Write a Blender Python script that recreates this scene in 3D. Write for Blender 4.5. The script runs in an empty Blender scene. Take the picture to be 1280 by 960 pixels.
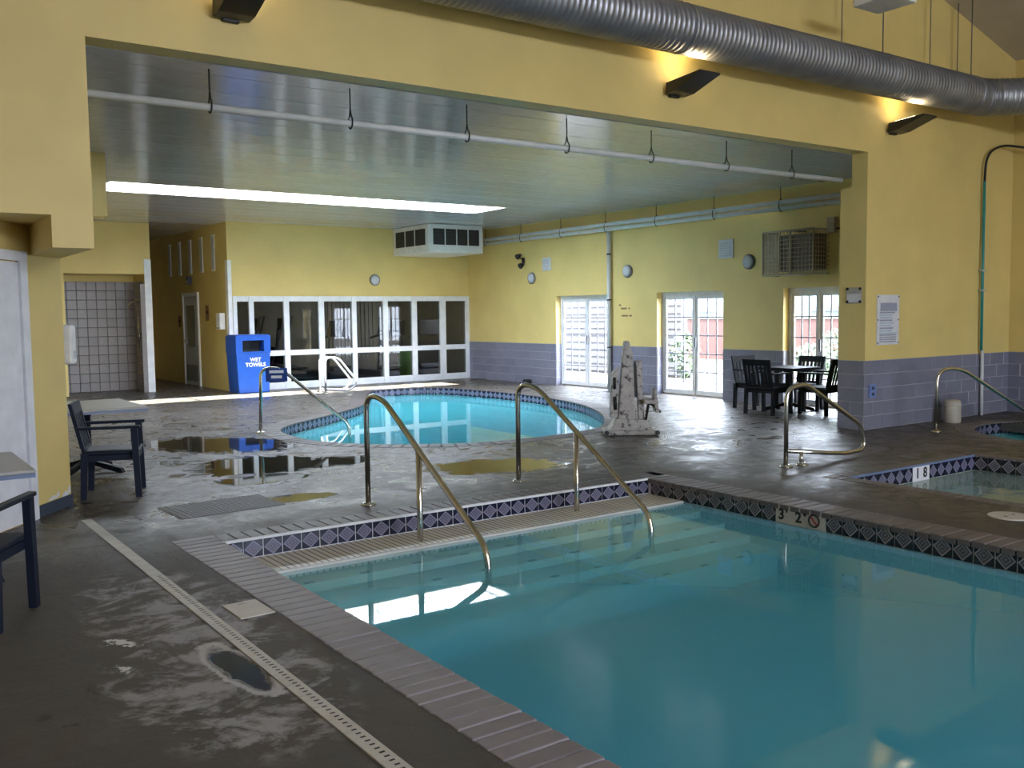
import bpy, bmesh, math, random
from mathutils import Vector, Matrix
random.seed(7)
S = bpy.context.scene
COL = S.collection
PI = math.pi

# ------------------------------------------------------------------ camera
cam = bpy.data.cameras.new('camera'); camo = bpy.data.objects.new('camera', cam); COL.objects.link(camo)
cam.sensor_width = 36.0; cam.lens = 36.0 * 1184.59 / 1280.0; cam.clip_end = 300
_p, _r, _y = 0.0741417, -0.0123534, 0.6173432
_f = Vector((math.sin(_y) * math.cos(_p), math.cos(_y) * math.cos(_p), -math.sin(_p)))
_rt = Vector((math.cos(_y), -math.sin(_y), 0)); _u0 = _rt.cross(_f)
_r2 = _rt * math.cos(_r) + _u0 * math.sin(_r); _u2 = -_rt * math.sin(_r) + _u0 * math.cos(_r)
m = Matrix((_r2, _u2, -_f)).transposed().to_4x4(); m.translation = (0, 0, 1.65)
camo.matrix_world = m
S.camera = camo

# ------------------------------------------------------------------ world, sun, exposure
S.view_settings.view_transform = 'Standard'; S.view_settings.look = 'None'
S.view_settings.exposure = 0.0; S.view_settings.gamma = 1.0
S.view_settings.use_curve_mapping = False
W = bpy.data.worlds.new('sky'); S.world = W; W.use_nodes = True
wb = W.node_tree.nodes['Background']; wb.inputs[0].default_value = (0.80, 0.85, 1.0, 1); wb.inputs[1].default_value = 37.0
def light(name, kind, loc, energy, color=(1, 1, 1), direction=None, **kw):
    d = bpy.data.lights.new(name, kind); d.energy = energy; d.color = color
    o = bpy.data.objects.new(name, d); COL.objects.link(o); o.location = loc
    if direction: o.rotation_euler = Vector(direction).to_track_quat('-Z', 'Y').to_euler()
    for k, v in kw.items(): setattr(d, k, v)
    return o
light('sun', 'SUN', (0, -20, 30), 110.0, (1.0, 0.95, 0.86), (1.0, 3.18, -3.74), angle=0.009)
def portal(name, loc, direction, sx, sy):
    o = light(name, 'AREA', loc, 1.0, (1, 1, 1), direction, shape='RECTANGLE', size=sx, size_y=sy)
    o.data.cycles.is_portal = True
for _yc, _w in ((16.1, 1.75), (12.88, 1.7), (10.05, 1.2)):
    portal('patio_door_portal', (13.62, _yc, 1.0), (-1, 0, 0), 2.05, _w)
portal('skylight_portal', (7.22, 16.1, 3.98), (0, 0, -1), 7.4, 1.2)
portal('hall_window_portal', (7.0, -8.12, 1.45), (0, 1, 0), 4.0, 2.0)
portal('hall_window_portal', (4.6, -8.12, 4.8), (0, 1, 0), 7.0, 1.2)

# ------------------------------------------------------------------ material helpers
MATS = {}
def nt(name):
    mt = bpy.data.materials.new(name); mt.use_nodes = True
    t = mt.node_tree; b = t.nodes['Principled BSDF']
    MATS[name] = mt
    return mt, t, b
def N(t, kind, **kw):
    n = t.nodes.new(kind)
    for k, v in kw.items():
        if k in ('operation', 'blend_type', 'data_type', 'noise_dimensions', 'feature', 'distance', 'bands_direction', 'wave_type'): setattr(n, k, v)
        else: n.inputs[k.replace('_', ' ')].default_value = v
    return n
def lk(t, a, b): t.links.new(a, b)
def math_(t, op, a, b=None, clamp=False):
    n = t.nodes.new('ShaderNodeMath'); n.operation = op; n.use_clamp = clamp
    for i, v in enumerate((a, b)):
        if v is None: continue
        if isinstance(v, (int, float)): n.inputs[i].default_value = v
        else: lk(t, v, n.inputs[i])
    return n.outputs[0]
def ramp(t, fac, stops):
    n = t.nodes.new('ShaderNodeValToRGB'); r = n.color_ramp
    while len(r.elements) < len(stops): r.elements.new(0.5)
    for e, (p, c) in zip(r.elements, stops): e.position = p; e.color = (*c, 1) if len(c) == 3 else c
    lk(t, fac, n.inputs[0]); return n.outputs[0]
def mix(t, fac, a, b, blend='MIX'):
    n = t.nodes.new('ShaderNodeMix'); n.data_type = 'RGBA'; n.blend_type = blend
    for i, v in ((0, fac), (6, a), (7, b)):
        if isinstance(v, (int, float)): n.inputs[i].default_value = v
        elif isinstance(v, tuple): n.inputs[i].default_value = (*v, 1)
        else: lk(t, v, n.inputs[i])
    return n.outputs[2]
def coords(t, what='Object'):
    return t.nodes.new('ShaderNodeTexCoord').outputs[what]
def noise(t, vec, scale, detail=4, rough=0.55, dist=0.0):
    n = N(t, 'ShaderNodeTexNoise', Scale=scale, Detail=detail, Roughness=rough, Distortion=dist)
    lk(t, vec, n.inputs['Vector']); return n.outputs['Fac']
def bump(t, b, h, strength=0.2, dist=0.01):
    n = N(t, 'ShaderNodeBump', Strength=strength, Distance=dist); lk(t, h, n.inputs['Height']); lk(t, n.outputs[0], b.inputs['Normal'])
def mat(name, col, rough=0.5, metal=0.0, var=0.08, scale=6.0, bumps=0.0, spec=0.5, world=True):
    mt, t, b = nt(name)
    b.inputs['Roughness'].default_value = rough; b.inputs['Metallic'].default_value = metal
    b.inputs['Specular IOR Level'].default_value = spec
    f = noise(t, coords(t), scale)
    lo = tuple(c * (1 - var) for c in col); hi = tuple(min(1, c * (1 + var)) for c in col)
    lk(t, ramp(t, f, ((0.3, lo), (0.7, hi))), b.inputs['Base Color'])
    if bumps: bump(t, b, noise(t, coords(t), scale * 12), bumps)
    return mt

YEL = mat('yellow_paint', (0.69, 0.535, 0.195), 0.55, var=0.06, scale=1.3, bumps=0.05)
mat('white_paint', (0.78, 0.78, 0.78), 0.45)
mat('door_white', (0.72, 0.72, 0.76), 0.4)
mat('frame_white', (0.74, 0.75, 0.78), 0.35)
mat('baseboard_navy', (0.035, 0.05, 0.075), 0.5)
mat('grout', (0.36, 0.35, 0.39), 0.8)
mat('grout_dark', (0.07, 0.065, 0.065), 0.8)
mat('black_metal', (0.012, 0.012, 0.013), 0.4)
mat('dark_plastic', (0.02, 0.021, 0.026), 0.35)
mat('navy_resin', (0.010, 0.014, 0.028), 0.5, spec=0.2)
mat('black_resin', (0.007, 0.008, 0.011), 0.6, spec=0.12)
mat('steel', (0.62, 0.60, 0.55), 0.22, 1.0, var=0.1)
mat('chrome', (0.7, 0.7, 0.7), 0.12, 1.0, var=0.03)
mat('pipe_white', (0.62, 0.64, 0.64), 0.4)
mat('hanger_black', (0.02, 0.02, 0.02), 0.5, 0.3)
mat('duct_metal', (0.34, 0.35, 0.38), 0.42, 0.75, var=0.18, scale=3)
mat('bin_blue', (0.012, 0.085, 0.42), 0.35)
mat('bin_blue_dark', (0.010, 0.05, 0.25), 0.4)
mat('print_white', (0.8, 0.8, 0.82), 0.6)
mat('print_black', (0.012, 0.012, 0.012), 0.6)
mat('print_red', (0.35, 0.05, 0.035), 0.6)
mat('print_brown', (0.24, 0.13, 0.06), 0.7)
mat('print_grey', (0.3, 0.31, 0.4), 0.6)
mat('print_bluegrey', (0.42, 0.50, 0.58), 0.6)
mat('sign_white', (0.66, 0.66, 0.68), 0.5)
mat('speaker_grey', (0.19, 0.19, 0.19), 0.5, var=0.4, scale=60)
mat('vent_grey', (0.5, 0.52, 0.56), 0.5)
mat('table_top', (0.40, 0.39, 0.37), 0.32, var=0.12, scale=5)
mat('table_edge', (0.12, 0.16, 0.27), 0.4)
mat('gym_carpet', (0.05, 0.05, 0.06), 0.9)
mat('gym_wall', (0.50, 0.46, 0.38), 0.7)
mat('gym_dark', (0.02, 0.02, 0.022), 0.45)
mat('gym_grey', (0.2, 0.2, 0.22), 0.4)
mat('lime', (0.30, 0.62, 0.12), 0.5)
mat('blind', (0.58, 0.54, 0.46), 0.7)
mat('lid_beige', (0.52, 0.49, 0.44), 0.5)
mat('filter_beige', (0.42, 0.38, 0.30), 0.5)
mat('hose_teal', (0.02, 0.25, 0.24), 0.4)
mat('hose_grey', (0.42, 0.44, 0.42), 0.5)
mat('outlet_blue', (0.16, 0.23, 0.5), 0.4)
mat('hall_ceiling', (0.52, 0.47, 0.38), 0.7, scale=2)
mat('concrete_out', (0.058, 0.056, 0.055), 0.9)
mat('lawn', (0.022, 0.04, 0.010), 0.9, var=0.4, scale=9)
mat('leaf', (0.016, 0.034, 0.010), 0.6, var=0.5, scale=12)
mat('fence_red', (0.048, 0.015, 0.013), 0.7)
mat('rail_dark', (0.12, 0.11, 0.11), 0.6)
mat('siding_white', (0.034, 0.035, 0.046), 0.6)
mat('house_teal', (0.040, 0.053, 0.055), 0.6)
mat('house_glass', (0.04, 0.06, 0.065), 0.15)
mat('muntin_grey', (0.3, 0.3, 0.36), 0.5)
mat('rail_pale', (0.3, 0.3, 0.32), 0.35, 0.6)
mat('duct_black', (0.02, 0.018, 0.018), 0.6)
mat('unit_white', (0.66, 0.66, 0.64), 0.4)
mat('cage_tan', (0.42, 0.36, 0.26), 0.5)
mat('heater_dark', (0.10, 0.08, 0.07), 0.5, var=0.5, scale=30)
mat('trim_white', (0.6, 0.6, 0.66), 0.4)
mat('coping_mortar', (0.075, 0.07, 0.072), 0.85)
mat('light_frame', (0.8, 0.8, 0.8), 0.4)

def block_mat(name, col):
    mt, t, b = nt(name); b.inputs['Roughness'].default_value = 0.28
    oi = t.nodes.new('ShaderNodeObjectInfo')
    f = noise(t, coords(t), 9)
    c = ramp(t, f, ((0.25, tuple(x * 0.9 for x in col)), (0.75, tuple(x * 1.08 for x in col))))
    v = math_(t, 'MULTIPLY_ADD', oi.outputs['Random'], 0.16); v.node.inputs[2].default_value = 0.92
    lk(t, mix(t, 1.0, c, v, 'MULTIPLY'), b.inputs['Base Color'])
    bump(t, b, noise(t, coords(t), 40), 0.08)
    return mt
block_mat('glazed_block', (0.195, 0.195, 0.255))
block_mat('shower_tile', (0.24, 0.215, 0.215))
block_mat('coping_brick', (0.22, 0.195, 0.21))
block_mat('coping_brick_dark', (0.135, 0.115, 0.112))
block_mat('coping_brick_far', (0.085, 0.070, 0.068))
block_mat('ceiling_panel', (0.47, 0.455, 0.475))
b = MATS['ceiling_panel'].node_tree.nodes['Principled BSDF']; b.inputs['Roughness'].default_value = 0.15; b.inputs['Specular IOR Level'].default_value = 1.0
_t = MATS['ceiling_panel'].node_tree; _mp = _t.nodes.new('ShaderNodeMapping'); _mp.inputs['Scale'].default_value = (0.25, 7.0, 1.0); lk(_t, coords(_t), _mp.inputs[0])
bump(_t, b, noise(_t, _mp.outputs[0], 3.0, 3), 0.12, 0.02)   # rolled ribs along the panels
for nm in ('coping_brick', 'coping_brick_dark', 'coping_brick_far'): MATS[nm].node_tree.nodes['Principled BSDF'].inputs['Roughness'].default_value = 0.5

# patterned waterline tile: dark glaze with a printed diamond (flat print in the tile's own coordinates)
def diamond_mat(name, ground, ink, fill):
    mt, t, b = nt(name); b.inputs['Roughness'].default_value = 0.2
    sp = t.nodes.new('ShaderNodeSeparateXYZ'); lk(t, coords(t, 'Generated'), sp.inputs[0])
    ax = math_(t, 'ABSOLUTE', math_(t, 'SUBTRACT', sp.outputs[0], 0.5)); az = math_(t, 'ABSOLUTE', math_(t, 'SUBTRACT', sp.outputs[2], 0.5))
    d = math_(t, 'ADD', ax, az)
    c = ramp(t, d, ((0.0, ink), (0.09, fill), (0.2, fill), (0.24, ink), (0.28, fill), (0.38, fill), (0.42, ink), (0.49, ink), (0.505, ground), (1.0, ground)))
    c.node.color_ramp.interpolation = 'LINEAR'
    n2 = noise(t, coords(t), 30)
    lk(t, mix(t, math_(t, 'MULTIPLY', n2, 0.35), c, ground), b.inputs['Base Color'])
    return mt
diamond_mat('diamond_tile', (0.012, 0.012, 0.016), (0.36, 0.34, 0.37), (0.09, 0.085, 0.10))
diamond_mat('diamond_tile_blue', (0.010, 0.012, 0.03), (0.24, 0.23, 0.32), (0.12, 0.115, 0.17))

# mosaic ledge and stone-ish pool plaster
mt, t, b = nt('ledge_mosaic'); b.inputs['Roughness'].default_value = 0.45
br = N(t, 'ShaderNodeTexBrick', Scale=1.0, Mortar_Size=0.006, Brick_Width=0.052, Row_Height=1.2)
br.inputs['Color1'].default_value = (0.76, 0.71, 0.58, 1); br.inputs['Color2'].default_value = (0.68, 0.63, 0.51, 1); br.inputs['Mortar'].default_value = (0.10, 0.095, 0.085, 1)
br.offset = 0.0; lk(t, coords(t), br.inputs['Vector']); lk(t, br.outputs['Color'], b.inputs['Base Color'])
mat('plaster', (0.42, 0.50, 0.45), 0.6, var=0.06, scale=2)
mat('plaster_far', (0.58, 0.80, 0.80), 0.6, var=0.05, scale=2)
mat('step_plaster', (0.44, 0.47, 0.38), 0.6, var=0.06, scale=4)
mat('step_mark', (0.02, 0.022, 0.03), 0.4)

def water_mat(name, absorb, density, ripple=0.02, scale=1.6, murk=0.4, murk_col=(0.10, 0.33, 0.38)):
    mt, t, b = nt(name); t.nodes.remove(b)
    out = t.nodes['Material Output']
    tr = t.nodes.new('ShaderNodeBsdfTransparent'); tr.inputs[0].default_value = (1, 1, 1, 1)
    gl = t.nodes.new('ShaderNodeBsdfGlossy'); gl.inputs['Roughness'].default_value = 0.015
    fr = t.nodes.new('ShaderNodeFresnel'); fr.inputs[0].default_value = 1.33
    bp = N(t, 'ShaderNodeBump', Strength=ripple, Distance=0.05)
    lk(t, noise(t, coords(t), scale, 2, 0.4), bp.inputs['Height'])
    lk(t, bp.outputs[0], gl.inputs['Normal']); lk(t, bp.outputs[0], fr.inputs['Normal'])
    geo = t.nodes.new('ShaderNodeNewGeometry')
    fac = math_(t, 'MULTIPLY', fr.outputs[0], math_(t, 'SUBTRACT', 1.0, geo.outputs['Backfacing']))
    mx = t.nodes.new('ShaderNodeMixShader'); df = t.nodes.new('ShaderNodeBsdfDiffuse'); df.inputs[0].default_value = (*murk_col, 1); mm = t.nodes.new('ShaderNodeMixShader')   # suspended murk
    lk(t, math_(t, 'MULTIPLY', math_(t, 'SUBTRACT', 1.0, geo.outputs['Backfacing']), murk), mm.inputs[0]); lk(t, tr.outputs[0], mm.inputs[1]); lk(t, df.outputs[0], mm.inputs[2])
    lk(t, fac, mx.inputs[0]); lk(t, mm.outputs[0], mx.inputs[1]); lk(t, gl.outputs[0], mx.inputs[2])
    lk(t, mx.outputs[0], out.inputs['Surface'])
    va = t.nodes.new('ShaderNodeVolumeAbsorption'); va.inputs[0].default_value = (*absorb, 1); va.inputs[1].default_value = density
    lk(t, va.outputs[0], out.inputs['Volume'])
    return mt
water_mat('pool_water', (0.12, 0.70, 0.82), 1.5, 0.006, 1.2, 0.5, (0.115, 0.54, 0.72))
water_mat('far_pool_water', (0.10, 0.76, 0.84), 0.8, 0.008, 1.2, 0.5, (0.12, 0.66, 0.76))
water_mat('spa_water', (0.45, 0.80, 0.80), 0.6, 0.10, 4.0, 0.45, (0.30, 0.42, 0.42))
def glass_mat(name, tint=(0.93, 0.96, 0.96)):
    mt, t, b = nt(name); t.nodes.remove(b); out = t.nodes['Material Output']
    tr = t.nodes.new('ShaderNodeBsdfTransparent'); tr.inputs[0].default_value = (*tint, 1)
    gl = t.nodes.new('ShaderNodeBsdfGlossy'); gl.inputs['Roughness'].default_value = 0.02
    fr = t.nodes.new('ShaderNodeFresnel'); fr.inputs[0].default_value = 1.45
    geo = t.nodes.new('ShaderNodeNewGeometry'); fac = math_(t, 'MULTIPLY', fr.outputs[0], math_(t, 'SUBTRACT', 1.0, geo.outputs['Backfacing']))
    mx = t.nodes.new('ShaderNodeMixShader'); lk(t, fac, mx.inputs[0]); lk(t, tr.outputs[0], mx.inputs[1]); lk(t, gl.outputs[0], mx.inputs[2])
    lk(t, mx.outputs[0], out.inputs['Surface']); return mt
glass_mat('glass'); glass_mat('gym_glass', (0.62, 0.64, 0.64))
def emit_mat(name, col, s):
    mt, t, b = nt(name); b.inputs['Base Color'].default_value = (*col, 1); b.inputs['Emission Color'].default_value = (*col, 1); b.inputs['Emission Strength'].default_value = s
    return mt
emit_mat('lamp_lens', (1.0, 0.8, 0.5), 12.0)
emit_mat('gym_fill_glow', (1.0, 0.95, 0.85), 4.0)  # glow of the fill panel added in the gym

# deck: stained concrete, wet in places, with chalky scum and puddles that have their own outlines
mt, t, b = nt('deck_concrete')
co = coords(t)
sp = t.nodes.new('ShaderNodeSeparateXYZ'); lk(t, co, sp.inputs[0])
def ell(cx, cy, rx, ry, rot=0.0):
    dx = math_(t, 'SUBTRACT', sp.outputs[0], cx); dy = math_(t, 'SUBTRACT', sp.outputs[1], cy)
    c, s = math.cos(rot), math.sin(rot)
    u = math_(t, 'ADD', math_(t, 'MULTIPLY', dx, c / rx), math_(t, 'MULTIPLY', dy, s / rx))
    v = math_(t, 'ADD', math_(t, 'MULTIPLY', dx, -s / ry), math_(t, 'MULTIPLY', dy, c / ry))
    d = math_(t, 'SQRT', math_(t, 'ADD', math_(t, 'MULTIPLY', u, u), math_(t, 'MULTIPLY', v, v)))
    return math_(t, 'SUBTRACT', 1.0, d)
def union(lst):
    a = lst[0]
    for x in lst[1:]: a = math_(t, 'MAXIMUM', a, x)
    return a
n_big = noise(t, co, 0.45, 4, 0.6); n_mid = noise(t, co, 2.2, 6, 0.65); n_fine = noise(t, co, 14, 5, 0.7)
n_st = N(t, 'ShaderNodeTexNoise', Scale=3.0, Detail=6, Roughness=0.7, Distortion=1.2); lk(t, co, n_st.inputs['Vector']); n_st = n_st.outputs['Fac']
base = ramp(t, n_mid, ((0.3, (0.050, 0.043, 0.037)), (0.55, (0.082, 0.073, 0.065)), (0.75, (0.125, 0.114, 0.106))))
base = mix(t, math_(t, 'MULTIPLY', math_(t, 'SUBTRACT', n_big, 0.45), 1.6, True), base, (0.075, 0.054, 0.042))
base = mix(t, ramp(t, n_fine, ((0.62, (0, 0, 0)), (0.78, (1, 1, 1)))), base, (0.046, 0.041, 0.036))
scum_zone = union([ell(3.6, 8.9, 2.2, 1.5, -0.5), ell(5.6, 9.3, 2.0, 1.1, -0.5), ell(4.6, 11.2, 1.3, 1.3), ell(1.45, 5.3, 0.5, 1.3), ell(1.35, 4.2, 0.55, 1.0)])
n_sc = noise(t, co, 6.0, 5, 0.7)
scum = math_(t, 'MULTIPLY', math_(t, 'ADD', math_(t, 'ADD', math_(t, 'MULTIPLY', scum_zone, 0.5), math_(t, 'MULTIPLY', math_(t, 'SUBTRACT', n_sc, 0.5), 4.0)), math_(t, 'MULTIPLY', math_(t, 'SUBTRACT', n_st, 0.49), 6.0)), 1.0, True)
scum = math_(t, 'MULTIPLY', scum, math_(t, 'MULTIPLY', scum_zone, 4.0, True))
base = mix(t, math_(t, 'MULTIPLY', scum, 0.8), base, (0.36, 0.345, 0.37))
dn = math_(t, 'MULTIPLY', math_(t, 'SUBTRACT', n_st, 0.5), 1.6)
pud = union([ell(3.95, 12.2, 0.75, 1.2, 0.5), ell(3.75, 10.2, 0.75, 0.75, 0.0), ell(3.45, 9.3, 0.5, 0.3), ell(5.75, 8.45, 0.75, 0.55, -0.4), ell(4.4, 9.9, 0.6, 0.4), ell(1.46, 4.3, 0.075, 0.36, 0.05), ell(3.3, 8.1, 0.4, 0.2)])
pud = math_(t, 'MULTIPLY', math_(t, 'ADD', math_(t, 'MULTIPLY', pud, 1.0), dn), 9.0, True)
rim = math_(t, 'MULTIPLY', math_(t, 'SUBTRACT', 0.13, math_(t, 'ABSOLUTE', math_(t, 'ADD', math_(t, 'MULTIPLY', ell(1.46, 4.3, 0.10, 0.40, 0.05), 0.8), math_(t, 'MULTIPLY', dn, 0.5)))), 12.0, True)
base = mix(t, math_(t, 'MULTIPLY', rim, 0.8), base, (0.55, 0.54, 0.56))
base = mix(t, pud, base, (0.030, 0.027, 0.022))
spot = union([ell(1.10, 5.02, 0.05, 0.12, 0.5), ell(1.02, 4.62, 0.03, 0.07, 0.2)])
dn2 = math_(t, 'ADD', dn, math_(t, 'MULTIPLY', math_(t, 'SUBTRACT', noise(t, co, 28, 3, 0.6), 0.55), 4.0))
spot = math_(t, 'MULTIPLY', math_(t, 'ADD', spot, dn2), 6.0, True)
spot = math_(t, 'MULTIPLY', spot, math_(t, 'MULTIPLY', math_(t, 'ADD', union([ell(1.10, 5.02, 0.07, 0.16, 0.5), ell(1.02, 4.62, 0.05, 0.1, 0.2)]), 0.0), 8.0, True))
base = mix(t, math_(t, 'MULTIPLY', spot, 0.9), base, (0.75, 0.75, 0.78))
dirt = union([ell(0.85, 4.45, 0.05, 0.10), ell(0.62, 4.25, 0.05, 0.05), ell(1.05, 3.6, 0.04, 0.05), ell(0.70, 4.1, 0.06, 0.03)])
dirt = math_(t, 'MULTIPLY', math_(t, 'MULTIPLY', math_(t, 'ADD', dirt, dn2), 3.0, True), math_(t, 'MULTIPLY', dirt, 4.0, True))
base = mix(t, math_(t, 'MULTIPLY', dirt, 0.7), base, (0.03, 0.022, 0.015))
lk(t, base, b.inputs['Base Color'])
wet = math_(t, 'MULTIPLY', math_(t, 'SUBTRACT', sp.outputs[1], 6.6), 0.8, True)   # past the pool end the deck is wet
wet2 = math_(t, 'MULTIPLY', math_(t, 'SUBTRACT', sp.outputs[0], 6.6), 1.2, True)
wet = math_(t, 'MAXIMUM', wet, math_(t, 'MULTIPLY', wet2, 0.8))
r_dry = ramp(t, n_mid, ((0.3, (0.55,) * 3), (0.7, (0.8,) * 3))); r_wet = ramp(t, n_st, ((0.38, (0.20,) * 3), (0.62, (0.55,) * 3)))
r = mix(t, wet, r_dry, r_wet); r = mix(t, math_(t, 'MULTIPLY', scum, 0.8), r, (0.55, 0.55, 0.55)); r = mix(t, pud, r, (0.03, 0.03, 0.03))
lk(t, r, b.inputs['Roughness']); b.inputs['Specular IOR Level'].default_value = 0.33
hb = math_(t, 'MULTIPLY', math_(t, 'ADD', math_(t, 'MULTIPLY', n_fine, 0.5), n_st), math_(t, 'SUBTRACT', 1.0, pud))
bump(t, b, hb, 0.5, 0.016)
mat('deck_edge', (0.085, 0.078, 0.072), 0.6)

# speckled lift cover and spiral grating
mt, t, b = nt('lift_cover'); b.inputs['Roughness'].default_value = 0.6
f = noise(t, coords(t), 16, 3, 0.6)
lk(t, ramp(t, f, ((0.34, (0.06, 0.055, 0.05)), (0.42, (0.36, 0.335, 0.31)), (0.7, (0.50, 0.47, 0.43)))), b.inputs['Base Color'])

# ------------------------------------------------------------------ mesh helpers
class MB:
    def __init__(s): s.bm = bmesh.new()
    def box(s, x0, y0, z0, x1, y1, z1, mtx=None):
        vs = [s.bm.verts.new(Vector((x, y, z)) if mtx is None else mtx @ Vector((x, y, z))) for z in (z0, z1) for y in (y0, y1) for x in (x0, x1)]
        for f in ((0, 2, 3, 1), (4, 5, 7, 6), (0, 1, 5, 4), (2, 6, 7, 3), (0, 4, 6, 2), (1, 3, 7, 5)): s.bm.faces.new([vs[i] for i in f])
        return s
    def cbox(s, c, d, mtx=None):
        return s.box(*(c[i] - d[i] / 2 for i in range(3)), *(c[i] + d[i] / 2 for i in range(3)), mtx)
    def prism(s, pts, axis, a, bb):
        # polygon in the plane normal to axis, extruded a..bb
        def P(p, h): return {'x': (h, p[0], p[1]), 'y': (p[0], h, p[1]), 'z': (p[0], p[1], h)}[axis]
        A = [s.bm.verts.new(P(p, a)) for p in pts]; B = [s.bm.verts.new(P(p, bb)) for p in pts]
        n = len(pts); fs = [s.bm.faces.new(A), s.bm.faces.new(B[::-1])]
        for i in range(n): fs.append(s.bm.faces.new((A[i], B[i], B[(i + 1) % n], A[(i + 1) % n])))
        bmesh.ops.recalc_face_normals(s.bm, faces=fs); return s
    def tube(s, pts, r, seg=10, cap=True):
        pts = [Vector(p) for p in pts]; rings = []
        rr = r if isinstance(r, (list, tuple)) else [r] * len(pts)
        prev = None
        for i, p in enumerate(pts):
            d = (pts[min(i + 1, len(pts) - 1)] - pts[max(i - 1, 0)]).normalized()
            if prev is None: a = d.orthogonal().normalized()
            else:
                a = prev - d * prev.dot(d); a = a.normalized() if a.length > 1e-5 else d.orthogonal().normalized()
            prev = a; c = d.cross(a)
            rings.append([s.bm.verts.new(p + (a * math.cos(2 * PI * k / seg) + c * math.sin(2 * PI * k / seg)) * rr[i]) for k in range(seg)])
        for A, B in zip(rings, rings[1:]):
            for k in range(seg):
                f = s.bm.faces.new((A[k], A[(k + 1) % seg], B[(k + 1) % seg], B[k])); f.smooth = True
        if cap: s.bm.faces.new(rings[0][::-1]); s.bm.faces.new(rings[-1])
        return s
    def lathe(s, prof, seg=24, c=(0, 0, 0), mtx=None):
        rings = []
        for (r, z) in prof:
            vs = []
            for k in range(seg):
                v = Vector((c[0] + r * math.cos(2 * PI * k / seg), c[1] + r * math.sin(2 * PI * k / seg), c[2] + z))
                vs.append(s.bm.verts.new(v if mtx is None else mtx @ v))
            rings.append(vs)
        for A, B in zip(rings, rings[1:]):
            for k in range(seg): s.bm.faces.new((A[k], A[(k + 1) % seg], B[(k + 1) % seg], B[k])).smooth = True
        s.bm.faces.new(rings[0][::-1]); s.bm.faces.new(rings[-1]); return s
    def bevel(s, w, seg=2):
        bmesh.ops.bevel(s.bm, geom=list(s.bm.edges), offset=w, segments=seg, affect='EDGES', profile=0.5); return s
    def mesh(s, name, m):
        me = bpy.data.meshes.new(name); s.bm.to_mesh(me); s.bm.free()
        if m: me.materials.append(MATS[m] if isinstance(m, str) else m)
        return me
    def build(s, name, m, parent=None, loc=(0, 0, 0), rot=(0, 0, 0)):
        return link(name, s.mesh(name, m), parent, loc, rot)
def link(name, me, parent=None, loc=(0, 0, 0), rot=(0, 0, 0), scale=None):
    o = bpy.data.objects.new(name, me); COL.objects.link(o); o.parent = parent; o.location = loc; o.rotation_euler = rot
    if scale: o.scale = scale
    return o
def tag(o, label=None, cat=None, group=None, kind=None):
    if label: o['label'] = label
    if cat: o['category'] = cat
    if group: o['group'] = group
    if kind: o['kind'] = kind
    return o
def struct(o, label=None, cat=None): return tag(o, label, cat, None, 'structure')
def thing(name, label, cat, loc=(0, 0, 0), rz=0.0, group=None):
    o = bpy.data.objects.new(name, None); COL.objects.link(o); o.empty_display_size = 0.1
    o.location = loc; o.rotation_euler = (0, 0, rz); return tag(o, label, cat, group)
def bx(name, m, parent, *a, bevel=0.0, loc=(0, 0, 0), rot=(0, 0, 0)):
    mb = MB().box(*a)
    if bevel: mb.bevel(bevel)
    return mb.build(name, m, parent, loc, rot)
def smooth_path(pts, r=0.12, n=6):
    # rounds the corners of a polyline
    pts = [Vector(p) for p in pts]; out = [pts[0]]
    rs = r if isinstance(r, (list, tuple)) else [r] * len(pts)
    for i in range(1, len(pts) - 1):
        a, b_, c = pts[i - 1], pts[i], pts[i + 1]
        d1 = (a - b_); d2 = (c - b_); q = min(rs[i], d1.length * 0.49, d2.length * 0.49)
        s0 = b_ + d1.normalized() * q; s1 = b_ + d2.normalized() * q
        for k in range(n + 1):
            u = k / n; out.append(s0 * (1 - u) ** 2 + b_ * 2 * u * (1 - u) + s1 * u * u)
    out.append(pts[-1]); return out
def text_mesh(name, txt, size, m, bold=0.0):
    cu = bpy.data.curves.new(name, 'FONT'); cu.body = txt; cu.size = size; cu.extrude = 0.001; cu.offset = bold; cu.align_x = 'CENTER'; cu.align_y = 'CENTER'
    o = bpy.data.objects.new(name, cu); COL.objects.link(o)
    me = bpy.data.meshes.new_from_object(o.evaluated_get(bpy.context.evaluated_depsgraph_get()))
    bpy.data.objects.remove(o); bpy.data.curves.remove(cu)
    me.materials.clear(); me.materials.append(MATS[m]); return me
def dup_tree(o, parent=None):
    c = o.copy(); COL.objects.link(c); c.parent = parent
    for ch in list(o.children): dup_tree(ch, c)
    return c

# ------------------------------------------------------------------ key dimensions
YH = 7.72; YG = 20.67; XR = 13.33; XH = 15.18; ZC = 3.74; ZW = -0.16
PX0, PX1, PY0, PY1 = 2.22, 6.49, 0.2, 6.83       # near pool
SX0, SX1, SY0, SY1 = 8.05, 10.35, 2.2, 5.62      # square spa
RC, RR = (13.3, 5.62), 1.42                      # round spa
def roof_z(x): return 5.56 - 0.276 * (x - 14.87) if x >= 4.6 else roof_z(9.2 - x)
def circle(cx, cy, r, n): return [(cx + r * math.cos(2 * PI * k / n), cy + r * math.sin(2 * PI * k / n)) for k in range(n)]
def catmull(pts, n=6):
    out = []; L = len(pts)
    for i in range(L):
        p0, p1, p2, p3 = (Vector(pts[(i + k - 1) % L]) for k in range(4))
        for k in range(n):
            u = k / n
            out.append(tuple(0.5 * ((2 * p1) + (p2 - p0) * u + (2 * p0 - 5 * p1 + 4 * p2 - p3) * u * u + (3 * p1 - p0 - 3 * p2 + p3) * u ** 3)))
    return out
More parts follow.
